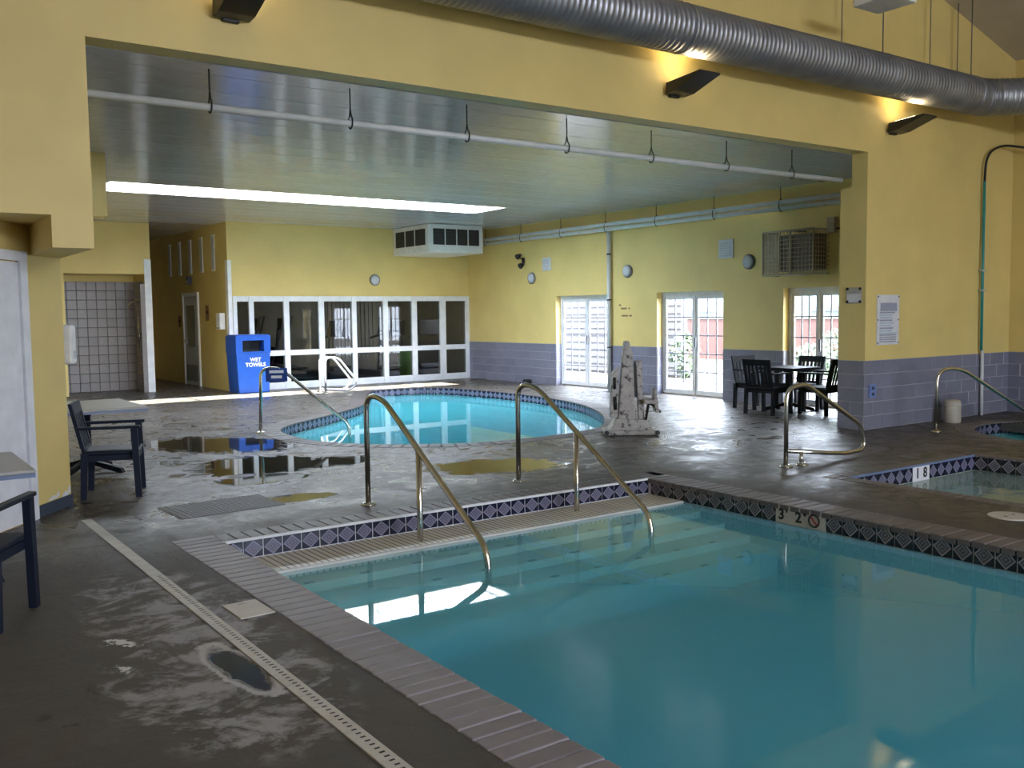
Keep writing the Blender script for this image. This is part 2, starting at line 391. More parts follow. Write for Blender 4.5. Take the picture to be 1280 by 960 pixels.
KID = catmull([(5.16, 13.1), (5.04, 12.3), (5.12, 11.6), (5.5, 10.9), (6.35, 10.25), (7.33, 10.05), (8.25, 10.12), (8.98, 10.43), (9.6, 11.05), (10.2, 11.85), (10.85, 13.1), (11.25, 14.5), (11.38, 15.9), (11.32, 17.1), (11.1, 18.25), (10.5, 18.75), (9.55, 18.7), (8.85, 17.7), (7.9, 15.9), (6.6, 14.6), (5.6, 13.75)], 5)
def offset_loop(loop, d):
    out = []; n = len(loop)
    for i in range(n):
        a, c = Vector(loop[i - 1]), Vector(loop[(i + 1) % n]); tng = (c - a).normalized()
        out.append((loop[i][0] + tng.y * d, loop[i][1] - tng.x * d))
    return out

# ------------------------------------------------------------------ deck / floor with pool holes
def flat_with_holes(name, outer, holes, z, m, drop=0.06):
    bm = bmesh.new(); edges = []
    for lp in [outer] + holes:
        vs = [bm.verts.new((p[0], p[1], z)) for p in lp]
        for i in range(len(vs)): edges.append(bm.edges.new((vs[i], vs[(i + 1) % len(vs)])))
    bmesh.ops.triangle_fill(bm, edges=edges, use_beauty=True, normal=(0, 0, 1))
    bmesh.ops.recalc_face_normals(bm, faces=bm.faces)
    for f in bm.faces:
        if f.normal.z < 0: f.normal_flip()
    me = bpy.data.meshes.new(name); bm.to_mesh(me); bm.free(); me.materials.append(MATS[m]); return link(name, me)
CW = 0.30
rect = lambda x0, y0, x1, y1: [(x0, y0), (x1, y0), (x1, y1), (x0, y1)]
kid_out = offset_loop(KID, 0.30)
floor = flat_with_holes('floor', [(-6, -8), (XH, -8), (XH, YH + 0.1), (XR + 0.05, YH + 0.1), (XR + 0.05, YG + 0.14), (7.18, YG + 0.14), (7.18, 27.05), (5.7, 27.05), (5.7, 23), (-6, 23)],
    [rect(PX0 - CW, PY0 - CW, PX1 + CW, PY1 + 0.27), rect(SX0 - 0.18, SY0 - 0.18, SX1 + 0.18, SY1 + 0.18), circle(*RC, RR + 0.25, 48), kid_out], 0.0, 'deck_concrete')
struct(floor, 'dark grey stained concrete pool deck, wet with puddles and chalky film', 'floor')

fb_ = MB().box(-6.3, -8.3, -1.35, 15.4, 27.3, -1.25)
for q in ((-6.3, -8.3, -6.2, 27.3), (15.3, -8.3, 15.4, 7.95), (13.5, 7.85, 13.57, 27.3), (-6.3, -8.3, 15.4, -8.2), (-6.3, 27.2, 15.4, 27.3), (13.5, 7.85, 15.4, 7.95)): fb_.box(q[0], q[1], -1.25, q[2], q[3], -0.02)
struct(fb_.build('floor_light_block', 'coping_mortar'), 'unseen tray added under the deck to block stray light', 'floor')  # unseen slab and skirts, added to keep sky light from leaking through floor gaps
# ------------------------------------------------------------------ near pool
pool = thing('swimming_pool', 'large rectangular pool of teal water in the foreground with black diamond tile band', 'pool', (4.35, 3.5, 0))
def inpool(o, p=(4.35, 3.5, 0)): o.location = Vector(o.location) - Vector(p); return o
def basin(name, loop, depth, m, parent, p, top=-0.005):
    bm = bmesh.new(); A = [bm.verts.new((x, y, top)) for x, y in loop]; B = [bm.verts.new((x, y, depth)) for x, y in loop]; n = len(loop)
    for i in range(n): bm.faces.new((A[i], B[i], B[(i + 1) % n], A[(i + 1) % n]))
    bm.faces.new(B); bmesh.ops.recalc_face_normals(bm, faces=bm.faces)
    me = bpy.data.meshes.new(name); bm.to_mesh(me); bm.free(); me.materials.append(MATS[m]); return inpool(link(name, me, parent), p)
def water_body(loop, z0, z1, m, parent, p):
    mb = MB().prism(loop, 'z', z0, z1); return inpool(mb.build('water', m, parent), p)
P0 = (4.35, 3.5, 0)
basin('basin', rect(PX0, PY0, PX1, PY1), -0.62, 'plaster', pool, P0)
water_body(rect(PX0 + 0.002, PY0 + 0.002, PX1 - 0.002, PY1 - 0.475), -0.618, ZW, 'pool_water', pool, P0)
inpool(bx('ledge', 'ledge_mosaic', pool, PX0 + 0.004, 6.36, -0.615, PX1 - 0.012, PY1 - 0.004, ZW + 0.012), P0)
inpool(bx('ledge_nosing', 'lid_beige', pool, PX0 + 0.004, 6.325, ZW - 0.03, PX1 - 0.012, 6.36, ZW + 0.014), P0)
for (ya, yb, zt) in ((6.12, 6.354, -0.215), (5.82, 6.12, -0.275), (5.53, 5.82, -0.335), (5.22, 5.53, -0.40)):
    st = inpool(bx('step', 'step_plaster', pool, PX0 + 0.004, ya, -0.617, PX1 - 0.004, yb, zt), P0)
    for k in range(9):
        x = PX0 + 0.35 + k * 0.43
        bx('step_mark', 'step_mark', st, x, ya + 0.015, zt, x + 0.07, ya + 0.05, zt + 0.003)
# waterline tiles, right side and end
tile_me = MB().box(-0.072, 0, -0.073, 0.072, 0.009, 0.073).bevel(0.002, 1).mesh('waterline_tile', 'diamond_tile')
tile_me2 = MB().box(-0.072, 0, -0.073, 0.072, 0.009, 0.073).bevel(0.002, 1).mesh('waterline_tile', 'diamond_tile_blue')
grt = inpool(bx('tile_bed', 'trim_white', pool, PX1 - 0.006, PY0, ZW - 0.05, PX1 - 0.001, PY1, -0.004), P0)
MK = (4.735, 5.235)
ys = [MK[1] + 0.077 + 0.154 * k for k in range(11) if MK[1] + 0.077 + 0.154 * k < PY1 - 0.06] + [MK[0] - 0.077 - 0.154 * k for k in range(25)]
for y in ys: link('waterline_tile', tile_me, pool, Vector((PX1 - 0.006, y, -0.083)) - Vector(P0), (0, 0, PI / 2))
inpool(bx('tile_bed', 'trim_white', pool, PX0, PY1 - 0.006, ZW + 0.01, PX1, PY1 - 0.001, -0.012), P0)
x = PX0 + 0.078
while x < PX1 - 0.03:
    link('waterline_tile', tile_me2, pool, Vector((x, PY1 - 0.006, -0.078)) - Vector(P0), (PI, 0, 0), scale=(1, 1, 0.86)); x += 0.1525
inpool(bx('tile_trim', 'sign_white', pool, PX0, PY1 - 0.02, -0.012, PX1, PY1 + 0.002, 0.006), P0)
# depth marker
dm = inpool(bx('depth_marker', 'lid_beige', pool, PX1 - 0.018, MK[0], -0.156, PX1 - 0.006, MK[1], -0.012), P0)
def ontile(txt, y, size, m='print_black', z=-0.09, bold=0.004):
    return inpool(link('marker_character', text_mesh('marker_character', txt, size, m, bold), dm, (PX1 - 0.0205, y, z), (PI / 2, 0, -PI / 2)), (0, 0, 0))
for o, (txt, yy, sz) in zip(range(4), (('3', MK[1] - 0.06, 0.125), ("'", MK[1] - 0.115, 0.08), ('2', MK[1] - 0.235, 0.125), ('"', MK[1] - 0.30, 0.08))):
    ontile(txt, yy, sz, z=-0.085 if sz > 0.1 else -0.07)
ring = MB().tube([(0, 0.05 * math.cos(a), 0.05 * math.sin(a)) for a in [2 * PI * k / 20 for k in range(21)]], 0.008, 6, False)
ring.build('marker_symbol', 'print_black', dm, (PX1 - 0.019, MK[0] + 0.11, -0.085))
MB().box(-0.004, -0.048, -0.007, 0.004, 0.048, 0.007).build('marker_slash', 'print_red', dm, (PX1 - 0.020, MK[0] + 0.11, -0.085), (PI / 4, 0, 0))
# coping bricks
def brick_mesh(w, d, h, m, over=0.02):
    return MB().box(0, 0, -h, w, d, 0).bevel(0.008, 2).mesh('coping_brick', m)
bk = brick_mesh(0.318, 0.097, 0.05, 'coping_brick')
inpool(bx('coping_bed', 'coping_mortar', pool, PX0 - CW, PY0, -0.06, PX0 - 0.02, PY1 + 0.27, -0.006), P0)
y = 7.095 - 0.1
while y > 1.6:
    o = link('coping_brick', bk, pool, Vector((PX0 - CW + 0.003, y, 0.004 + random.uniform(-0.002, 0.002))) - Vector(P0), (0, random.uniform(-0.006, 0.006), 0)); y -= 0.105
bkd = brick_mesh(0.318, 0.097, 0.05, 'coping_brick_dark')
inpool(bx('coping_bed', 'coping_mortar', pool, PX1 + 0.01, PY0, -0.06, PX1 + CW, PY1 + 0.27, -0.004), P0)
y = PY1 + 0.05
while y > 1.6:
    link('coping_brick', bkd, pool, Vector((PX1 - 0.02, y - 0.1, 0.004 + random.uniform(-0.003, 0.003))) - Vector(P0)); y -= 0.105
inpool(bx('coping_bed', 'coping_mortar', pool, PX0 - 0.02, PY1 + 0.004, -0.06, PX1 + CW, PY1 + 0.27, -0.004), P0)
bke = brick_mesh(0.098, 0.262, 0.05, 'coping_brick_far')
x = PX0 + 0.02
while x < PX1 + CW - 0.1:
    link('coping_brick', bke, pool, Vector((x, PY1 + 0.006, 0.003 + random.uniform(-0.003, 0.002))) - Vector(P0)); x += 0.106

# ------------------------------------------------------------------ square spa
PS = (9.2, 4.0, 0)
spa = thing('square_spa', 'square sunken spa with pale churning water right of the large pool', 'spa', PS)
basin('basin', rect(SX0, SY0, SX1, SY1), -0.75, 'step_plaster', spa, PS)
water_body(rect(SX0 + 0.002, SY0 + 0.002, SX1 - 0.002, SY1 - 0.002), -0.748, ZW - 0.01, 'spa_water', spa, PS)
x = SX0 + 0.08
while x < SX1 - 0.05:
    if not 9.1 < x < 9.4: link('waterline_tile', tile_me2, spa, Vector((x, SY1 - 0.003, -0.092)) - Vector(PS), (PI, 0, 0))
    x += 0.154
y = SY1 - 0.09
while y > SY0 + 0.1:
    link('waterline_tile', tile_me, spa, Vector((SX1 - 0.003, y, -0.092)) - Vector(PS), (0, 0, PI / 2)); y -= 0.154
inpool(bx('tile_trim', 'table_edge', spa, SX0, SY1 - 0.018, -0.015, SX1, SY1 + 0.01, 0.006), PS)
sm = inpool(bx('depth_marker', 'sign_white', spa, 9.132, SY1 - 0.016, -0.17, 9.438, SY1 - 0.002, -0.012), PS)
for txt, xx in (('1', 9.215), ('8', 9.355)):
    link('marker_character', text_mesh('marker_character', txt, 0.15, 'print_black', 0.004), sm, (xx, SY1 - 0.018, -0.09), (PI / 2, 0, 0))
inpool(MB().box(SX0 - 0.18, SY0 - 0.18, -0.06, SX0 - 0.01, SY1 + 0.18, -0.004).box(SX1 + 0.01, SY0 - 0.18, -0.06, SX1 + 0.18, SY1 + 0.18, -0.004).box(SX0 - 0.01, SY1 + 0.012, -0.06, SX1 + 0.01, SY1 + 0.18, -0.004).box(SX0 - 0.01, SY0 - 0.18, -0.06, SX1 + 0.01, SY0 - 0.01, -0.004).build('coping_bed', 'coping_mortar', spa), PS)
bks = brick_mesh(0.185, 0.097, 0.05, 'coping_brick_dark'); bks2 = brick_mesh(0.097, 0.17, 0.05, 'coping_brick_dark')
y = SY1 + 0.07
while y > SY0 - 0.1:
    link('coping_brick', bks, spa, Vector((SX0 - 0.178, y, 0.004)) - Vector(PS)); link('coping_brick', bks, spa, Vector((SX1 - 0.006, y, 0.004)) - Vector(PS)); y -= 0.105
x = SX0 + 0.02
while x < SX1 - 0.1:
    link('coping_brick', bks2, spa, Vector((x, SY1 + 0.008, 0.004)) - Vector(PS)); x += 0.105

# ------------------------------------------------------------------ round spa and far kidney pool
def loop_pool(name, label, cat, loop, p, depth, plaster, water, cw, brick_m, step=0.154, zt=1.0):
    th = thing(name, label, cat, p)
    basin('basin', loop, depth, plaster, th, p)
    water_body(offset_loop(loop, -0.003), depth + 0.002, ZW, water, th, p)
    L = [Vector((*q, 0)) for q in loop]; n = len(L)
    seg = [(L[(i + 1) % n] - L[i]).length for i in range(n)]; tot = sum(seg)
    def at(s):
        s %= tot; i = 0
        while s > seg[i]: s -= seg[i]; i += 1
        d = (L[(i + 1) % n] - L[i]).normalized(); return L[i] + d * s, d
    k = int(tot / step); st = tot / k
    for i in range(k):
        q, d = at(i * st); nrm = Vector((d.y, -d.x, 0))
        a = math.atan2(d.y, d.x)
        # only the tiles facing the camera side of the hall can be seen
        if (-nrm).dot(Vector((0, 0, 1.65)) - q) > 0:
            link('waterline_tile', tile_me2, th, q - nrm * 0.012 - Vector(p) + Vector((0, 0, -0.084)), (0, 0, a), scale=(1, 1, 1))
    bmc = brick_mesh(0.142, cw, 0.05, brick_m)
    for i in range(k):
        q, d = at((i + 0.5) * st); a = math.atan2(d.y, d.x)
        link('coping_brick', bmc, th, q - d * 0.071 - Vector((d.y, -d.x, 0)) * 0.01 + Vector((d.y, -d.x, 0)) * (cw) - Vector(p) + Vector((0, 0, 0.004 + random.uniform(-.002, .002))), (0, 0, a))
    bm = bmesh.new(); A = [bm.verts.new((*q, -0.006)) for q in offset_loop(loop, 0.004)]; B = [bm.verts.new((*q, -0.006)) for q in offset_loop(loop, cw)]
    for i in range(n): bm.faces.new((A[i], B[i], B[(i + 1) % n], A[(i + 1) % n]))
    bmesh.ops.recalc_face_normals(bm, faces=bm.faces)
    me = bpy.data.meshes.new('coping_bed'); bm.to_mesh(me); bm.free(); me.materials.append(MATS['coping_mortar']); inpool(link('coping_bed', me, th), p)
    return th
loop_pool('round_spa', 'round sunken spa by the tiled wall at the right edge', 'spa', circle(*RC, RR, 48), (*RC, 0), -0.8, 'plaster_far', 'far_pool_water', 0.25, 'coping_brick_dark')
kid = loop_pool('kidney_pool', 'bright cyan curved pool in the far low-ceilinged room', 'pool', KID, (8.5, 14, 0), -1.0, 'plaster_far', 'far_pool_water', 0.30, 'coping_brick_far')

# ------------------------------------------------------------------ walls
def wall(name, mb, m='yellow_paint', label=None): return struct(mb.build(name, m), label, 'wall' if label else None)
T = 0.24
# header wall over the big opening
pts = [(-6, 0), (0.56, 0), (0.56, 2.42), (1.33, 2.42), (1.33, 2.18), (1.62, 2.18), (1.62, 3.75), (11.37, 3.75), (11.37, 0), (XH + 0.2, 0), (XH + 0.2, roof_z(XH + 0.2)), (4.6, roof_z(4.6)), (-6, roof_z(-6))]
wh = wall('wall_header', MB().prism(pts, 'y', YH, YH + T), label='yellow wall with the wide opening into the far pool room')
bx('pier_return', 'yellow_paint', wh, 11.372, YH + T, 0, XR, 8.14, 3.3)
bx('door_bulkhead', 'yellow_paint', wh, 1.33, YH + T, 2.18, 1.62, 9.06, ZC)
bx('door_bulkhead', 'yellow_paint', wh, -0.6, YH + T, 2.42, 1.33, 9.06, ZC)
# splayed wall with the door
ang = math.atan2(9.07 - 8.61, 1.60 - 1.24)
wd = struct(MB().box(-1.72, 0, 0, 0, 0.15, 2.42).build('wall_splayed', 'yellow_paint', None, (1.62, 9.08, 0), (0, 0, ang)), 'splayed yellow wall at the left with a white door', 'wall')
bx('baseboard', 'baseboard_navy', wd, -0.575, -0.016, 0, 0.006, 0, 0.10)
for px_, pz_, w_, h_ in ((-0.30, 0.125, 0.16, 0.035), (-0.10, 0.12, 0.12, 0.06), (-0.03, 0.15, 0.05, 0.08), (-0.22, 0.14, 0.06, 0.05)):
    MB().prism([(px_ - w_ / 2, pz_ - h_ * 0.4), (px_ - w_ * 0.1, pz_ - h_ / 2), (px_ + w_ / 2, pz_ - h_ * 0.3), (px_ + w_ * 0.35, pz_ + h_ * 0.2), (px_ + w_ * 0.1, pz_ + h_ / 2), (px_ - w_ * 0.3, pz_ + h_ * 0.1)], 'y', -0.0012, 0.0).build('bare_plaster_patch', 'sign_white', wd)
df = struct(thing('door_1', None, None, (1.62, 9.08, 0), ang), 'white panelled door in the splayed yellow wall at left', 'door')
bx('door_frame', 'door_white', df, -0.675, -0.03, 0, -0.575, 0.0, 2.20); bx('door_frame', 'door_white', df, -1.7, -0.03, 2.12, -0.675, 0.0, 2.20)
lf = bx('door_leaf', 'door_white', df, -1.62, -0.014, 0.01, -0.69, -0.001, 2.11)
bx('door_gap', 'print_black', df, -0.692, -0.006, 0, -0.676, -0.0005, 2.12)
for (z0, z1) in ((0.2, 0.95), (1.1, 1.95)):
    for (x0, x1) in ((-1.5, -1.2), (-1.1, -0.8)): bx('door_panel', 'door_white', lf, x0, -0.024, z0, x1, -0.014, z1, bevel=0.004)
# alcove left wall, shower wall, corridor
wall('wall_left', MB().box(1.45, 9.07, 0, 1.60, 23.1, ZC + 0.1), label='yellow side wall behind the splayed door wall')
ws = wall('wall_shower', MB().box(1.60, 21.9, 0, 3.96, 22.0, ZC).box(3.96, 21.9, 2.62, 5.62, 22.0, ZC).box(5.62, 21.9, 0, 5.74, 22.0, ZC).box(3.86, 22.0, 0, 3.96, 22.9, 2.7).box(3.86, 22.9, 0, 5.74, 23.0, 2.7).box(5.62, 22.0, 0, 5.74, 27.0, ZC).box(3.96, 22.0, 2.62, 5.62, 22.9, 2.7), label='yellow wall at the far left with the tiled shower recess')
tl = MB().box(0.006, -0.012, 0.006, 0.201, 0, 0.201).bevel(0.003, 1).mesh('tile', 'shower_tile')
bx('tile_bed', 'grout_dark', ws, 3.962, 22.895, 0, 5.618, 22.8995, 2.48)
for i in range(8):
    for j in range(12): link('tile', tl, ws, (3.965 + i * 0.207, 22.895, 0.0 + j * 0.207))
for j in range(12):
    for k in range(4): link('tile', tl, ws, (5.619, 22.88 - k * 0.207, j * 0.207), (0, 0, -PI / 2))
bx('sunlit_edge_strip', 'frame_white', ws, 5.60, 21.882, 0, 5.745, 21.899, 2.95)  # white strip paints the sunlight on the end edge of the shower wall
bx('tile_bed', 'shower_tile', ws, 5.5, 21.885, 0, 5.598, 21.899, 2.40)
wc = wall('wall_corridor', MB().box(7.06, YG + 0.15, 0, 7.2, 27, ZC).box(5.74, 27, 0, 7.2, 27.1, ZC), label='yellow corridor wall with slot windows behind the blue bin')
bx('corner_trim', 'white_paint', wc, 7.045, YG - 0.012, 0, 7.13, YG + 0.15, 2.9)
for k in range(5):
    yy = 21.5 + k * 0.86
    sl = bx('slot_window', 'frame_white', wc, 7.045, yy, 2.70, 7.06, yy + 0.22, 3.52)
    bx('pane', 'vent_grey', sl, 7.04, yy + 0.03, 2.74, 7.046, yy + 0.19, 3.48)
d2 = struct(thing('door_2', None, None, (7.05, 23.4, 0)), 'grey corridor door with a glass pane', 'door')
bx('door_frame', 'frame_white', d2, -0.03, -0.62, 0, 0.009, -0.54, 2.25); bx('door_frame', 'frame_white', d2, -0.03, 0.54, 0, 0.009, 0.62, 2.25); bx('door_frame', 'frame_white', d2, -0.03, -0.54, 2.17, 0.009, 0.54, 2.25)
lf = bx('door_leaf', 'vent_grey', d2, -0.012, -0.53, 0.01, 0.008, 0.53, 2.16)
bx('pane', 'house_glass', lf, -0.02, -0.3, 0.95, -0.012, 0.3, 1.95); bx('kick_plate', 'speaker_grey', lf, -0.018, -0.45, 0.1, -0.012, 0.45, 0.5); bx('handle', 'steel', lf, -0.06, 0.38, 1.0, -0.012, 0.44, 1.12)
# gym wall (far) with glazing
wg = wall('wall_gym', MB().box(7.05, YG, 2.11, XR + 0.2, YG + 0.15, ZC).box(7.05, YG, 0, 7.14, YG + 0.15, 2.11).box(7.05, YG, 0, XR + 0.2, YG + 0.15, 0.04), label='far yellow wall above the glazed gym front')
win = struct(thing('window_1', None, None, (7.14, YG - 0.03, 0)), 'white framed eight bay glass front of the gym room', 'window')
MUL = [(7.14, 7.23), (7.50, 7.61), (8.31, 8.44), (9.16, 9.30), (10.01, 10.13), (10.84, 10.97), (11.64, 11.78), (12.45, 12.62), (13.22, 13.328)]
for a, c in MUL: bx('mullion', 'frame_white', win, a - 7.14, 0, 0.0, c - 7.14, 0.12, 2.11, bevel=0.004)
for (z0, z1) in ((0.0, 0.15), (0.76, 0.88), (1.99, 2.11)):
    for (a, c), (d, e) in zip(MUL, MUL[1:]): bx('rail', 'frame_white', win, c - 7.14, 0.012, z0, d - 7.14, 0.11, z1)
for (z0, z1) in ((0.15, 0.76), (0.88, 1.99)):
    for (a, c), (d, e) in zip(MUL, MUL[1:]): bx('pane', 'gym_glass', win, c - 7.14, 0.05, z0, d - 7.14, 0.056, z1)
# right wall with three patio doors
DO = [(15.22, 17.02), (12.02, 13.76), (9.42, 10.66)]; DT = 2.03
mb = MB(); ycur = YH + T
segs = sorted(DO); prev = YH + T
for a, c in segs: mb.box(XR, prev, 0, XR + 0.25, a, ZC); mb.box(XR, a, DT, XR + 0.25, c, ZC); prev = c
mb.box(XR, prev, 0, XR + 0.25, YG + 0.2, ZC)
wr = wall('wall_right', mb, label='yellow wall with grey block wainscot and three patio doors')
BW, BH = 0.406, 0.19
def blk(w): return MB().box(0.005, -0.011, 0.005, w - 0.005, 0, BH - 0.005).bevel(0.003, 1).mesh('block', 'glazed_block')
BLK = {}
def block_run(parent, p, d, length, rows=5, bed=True, z0=0.0):
    # d: unit direction along the wall, outward face is to the right-hand side of d
    a = math.atan2(d[1], d[0])
    b0 = MB().box(0, -0.006, z0, length, 0, z0 + rows * BH).build('block_bed', 'grout', parent, p, (0, 0, a))
    for j in range(rows):
        s = -(BW / 2 if j % 2 else 0.0)
        while s < length - 0.02:
            a0, a1 = max(0, s), min(length, s + BW); w = round(a1 - a0, 2)
            if w > 0.03:
                if w not in BLK: BLK[w] = blk(w)
                link('block', BLK[w], parent, (p[0] + d[0] * a0, p[1] + d[1] * a0, z0 + j * BH), (0, 0, a))
            s += BW
prev = YG
for a, c in sorted(DO, reverse=True):
    block_run(wr, (XR - 0.0005, prev, 0), (0, -1), prev - c); prev = a
block_run(wr, (XR - 0.0005, prev, 0), (0, -1), prev - 8.15)
for a, c in DO:
    block_run(wr, (XR, c - 0.0005, 0), (1, 0), 0.14)   # far reveal of each door
block_run(wh, (11.371, 8.14, 0), (0, -1), 8.14 - YH)
block_run(wh, (11.36, YH - 0.0005, 0), (1, 0), XH - 11.36)
whr = wall('wall_hall_right', MB().box(XH, -8, 0, XH + 0.2, YH, roof_z(XH)), label='yellow side wall at the right edge behind the round spa')
block_run(whr, (XH - 0.0005, YH, 0), (0, -1), 4.5)
wall('wall_hall_left', MB().box(-6.2, -8, 0, -6, YH, roof_z(-6)), label='yellow hall wall behind the camera on the left')
# rear hall wall with windows (behind the camera)
rw = [(-6.2, -8.2, 0, XH + 0.2, -8, 0.2), (-6.2, -8.2, 2.7, XH + 0.2, -8, 4.2), (-6.2, -8.2, 0.2, 5.0, -8, 2.7), (5.0, -8.2, 2.45, 9.0, -8, 2.7), (5.0, -8.2, 0.2, 9.0, -8, 0.45), (9.0, -8.2, 0.2, XH + 0.2, -8, 2.7), (-6.2, -8.2, 4.2, 1.1, -8, 5.4), (8.1, -8.2, 4.2, XH + 0.2, -8, 5.4)]
mb = MB()
for q in rw: mb.box(*q)
mb.prism([(-6, 5.4), (XH + .2, 5.4), (4.6, roof_z(4.6))], 'y', -8.2, -8.0)
wall('wall_hall_rear', mb, label='rear hall wall with a row of tall windows')
w5 = struct(thing('window_5', None, None, (7.0, -8.1, 0.2)), 'row of tall windows behind the camera', 'window')
for k in range(3): bx('mullion', 'frame_white', w5, -2 + k * 2 - 0.04, -0.04, 0.25, -2 + k * 2 + 0.04, 0.04, 2.25)
for k in range(2): bx('pane', 'glass', w5, -2 + k * 2 + 0.04, -0.004, 0.25, -2 + k * 2 + 1.96, 0.004, 2.25)
# hall roof, room ceiling
mb = MB().prism([(4.6, roof_z(4.6)), (XH + 0.5, roof_z(XH + 0.5)), (XH + 0.5, roof_z(XH + 0.5) + 0.2), (4.6, roof_z(4.6) + 0.2)], 'y', -8.3, YH + 0.3)
mb.prism([(4.6, roof_z(4.6)), (-6.5, roof_z(-6.5)), (-6.5, roof_z(-6.5) + 0.2), (4.6, roof_z(4.6) + 0.2)], 'y', -8.3, YH + 0.3)
struct(mb.build('ceiling_hall', 'hall_ceiling'), 'sloping beige ceiling of the hall at the top right corner', 'ceiling')
KX0, KX1, KY0, KY1 = 3.50, 10.95, 15.5, 16.7
mb = MB()
for q in ((-0.7, YH + 0.02, XR + 0.3, KY0), (-0.7, KY1, 14.0, 27.2), (-0.7, KY0, KX0, KY1), (KX1, KY0, XR + 0.3, KY1)): mb.box(q[0], q[1], ZC + 0.02, q[2], q[3], ZC + 0.2)
cl = struct(mb.build('ceiling', 'white_paint'), 'low glossy grey panelled ceiling of the far pool room', 'ceiling')
rows = [(KY0 - 0.6 * (k + 1), KY0 - 0.6 * k) for k in range(13)] + [(KY1 + 0.6 * k, min(KY1 + 0.6 * (k + 1), 27)) for k in range(18)]
for y0, y1 in rows:
    xe = XR if y0 < YG - 0.1 else 7.06
    MB().box(1.6, max(y0 + 0.003, YH + T), ZC, xe, y1 - 0.003, ZC + 0.02).bevel(0.003, 1).build('ceiling_panel', 'ceiling_panel', cl)
for x0, x1 in ((1.6, KX0), (KX1, XR)):
    for k in range(2): MB().box(x0, KY0 + 0.6 * k + 0.003, ZC, x1, KY0 + 0.6 * k + 0.597, ZC + 0.02).build('ceiling_panel', 'ceiling_panel', cl)
sk = struct(thing('window_2', None, None, (KX0, KY0, ZC)), 'long bright skylight slot in the low ceiling', 'window')
LX, LY = KX1 - KX0, KY1 - KY0
for q in ((0, 0, LX, 0.03), (0, LY - 0.03, LX, LY), (0, 0.03, 0.03, LY - 0.03), (LX - 0.03, 0.03, LX, LY - 0.03)): bx('frame', 'light_frame', sk, q[0], q[1], 0.002, q[2], q[3], 0.22)
for k in range(7): bx('glazing_bar', 'light_frame', sk, 0.03 + k * (LX - 0.06) / 6 - 0.012, 0.03, 0.17, 0.03 + k * (LX - 0.06) / 6 + 0.012, LY - 0.03, 0.2)
for k in range(6): bx('pane', 'glass', sk, 0.03 + k * (LX - 0.06) / 6, 0.03, 0.2, 0.03 + (k + 1) * (LX - 0.06) / 6, LY - 0.03, 0.206)
# bulkhead that drops from the low ceiling at left
struct(MB().box(1.60, 12.9, 2.94, 2.88, 13.15, ZC - 0.001).build('wall_bulkhead', 'yellow_paint'), 'short yellow bulkhead hanging below the low ceiling at left', 'wall')

# patio doors
def patio_door(n, a, c, label):
    w = c - a
    d = struct(thing('window_%d' % n, None, None, (XR + 0.16, a, 0)), label, 'patio door')
    # local: x outward, y along wall
    bx('frame', 'frame_white', d, -0.02, 0, 0, 0.07, 0.05, DT); bx('frame', 'frame_white', d, -0.02, w - 0.05, 0, 0.07, w, DT)
    bx('head', 'frame_white', d, -0.02, 0.05, DT - 0.07, 0.07, w - 0.05, DT); bx('sill', 'steel', d, -0.04, 0.05, 0, 0.07, w - 0.05, 0.04)
    hw = (w - 0.1) / 2
    for k in range(2):
        y0 = 0.05 + k * hw; sx = 0.0 if k else 0.03
        s = MB().box(sx, y0, 0.04, sx + 0.03, y0 + 0.06, DT - 0.07).box(sx, y0 + hw - 0.06, 0.04, sx + 0.03, y0 + hw, DT - 0.07).box(sx, y0 + 0.06, 0.04, sx + 0.03, y0 + hw - 0.06, 0.12).box(sx, y0 + 0.06, DT - 0.14, sx + 0.03, y0 + hw - 0.06, DT - 0.07).build('sash', 'frame_white', d)
        bx('pane', 'glass', s, sx + 0.012, y0 + 0.06, 0.12, sx + 0.018, y0 + hw - 0.06, DT - 0.14)
        for q in range(1, 3): bx('muntin', 'muntin_grey', s, sx + 0.008, y0 + 0.06 + q * (hw - 0.12) / 3 - 0.011, 0.12, sx + 0.022, y0 + 0.06 + q * (hw - 0.12) / 3 + 0.011, DT - 0.14)
        for q in range(1, 5): bx('muntin', 'muntin_grey', s, sx + 0.007, y0 + 0.06, 0.12 + q * (DT - 0.26) / 5 - 0.011, sx + 0.023, y0 + hw - 0.06, 0.12 + q * (DT - 0.26) / 5 + 0.011)
    bx('handle', 'black_metal', d, -0.03, 0.05 + hw - 0.045, 0.95, 0.0, 0.05 + hw - 0.02, 1.15)
patio_door(3, *DO[0], 'patio door nearest the far corner, beside the vertical pipe')
patio_door(4, *DO[1], 'middle patio door with a view of the red fence')
patio_door(6, *DO[2], 'patio door behind the patio table and chairs')

# ------------------------------------------------------------------ handrails
def rail(name, label, loc, rz, parts, group=None, r=0.024, feet=()):
    th = thing(name, label, 'handrail', loc, rz, group)
    for nm, pts, rad in parts: MB().tube(smooth_path(pts, rad), r, 12).build(nm, 'steel', th)
    for f in feet: MB().lathe([(0.07, 0), (0.07, 0.01), (0.045, 0.022), (0.03, 0.03)], 16, f).build('escutcheon', 'steel', th)
    return th
def pool_rail(loc, label):
    return rail('handrail', label, loc, 0, [('rail', [(0, 0, 0), (0, 0, 0.96), (0, -0.3, 0.96), (0, -1.85, -0.02), (0, -1.92, -0.7)], [0, 0.22, 0.2, 0.12, 0]), ('post', [(0, -0.9, 0.60), (0, -0.9, -0.5)], 0)], 'pool entry handrails', feet=((0, 0, 0),))
pool_rail((3.70, 7.40, 0), 'left stainless handrail descending into the large pool')
pool_rail((5.39, 7.50, 0), 'stainless handrail descending into the large pool, nearer the pool corner')
dv = Vector((5.95 - 4.84, 12.40 - 13.02, 0)); Ld = dv.length
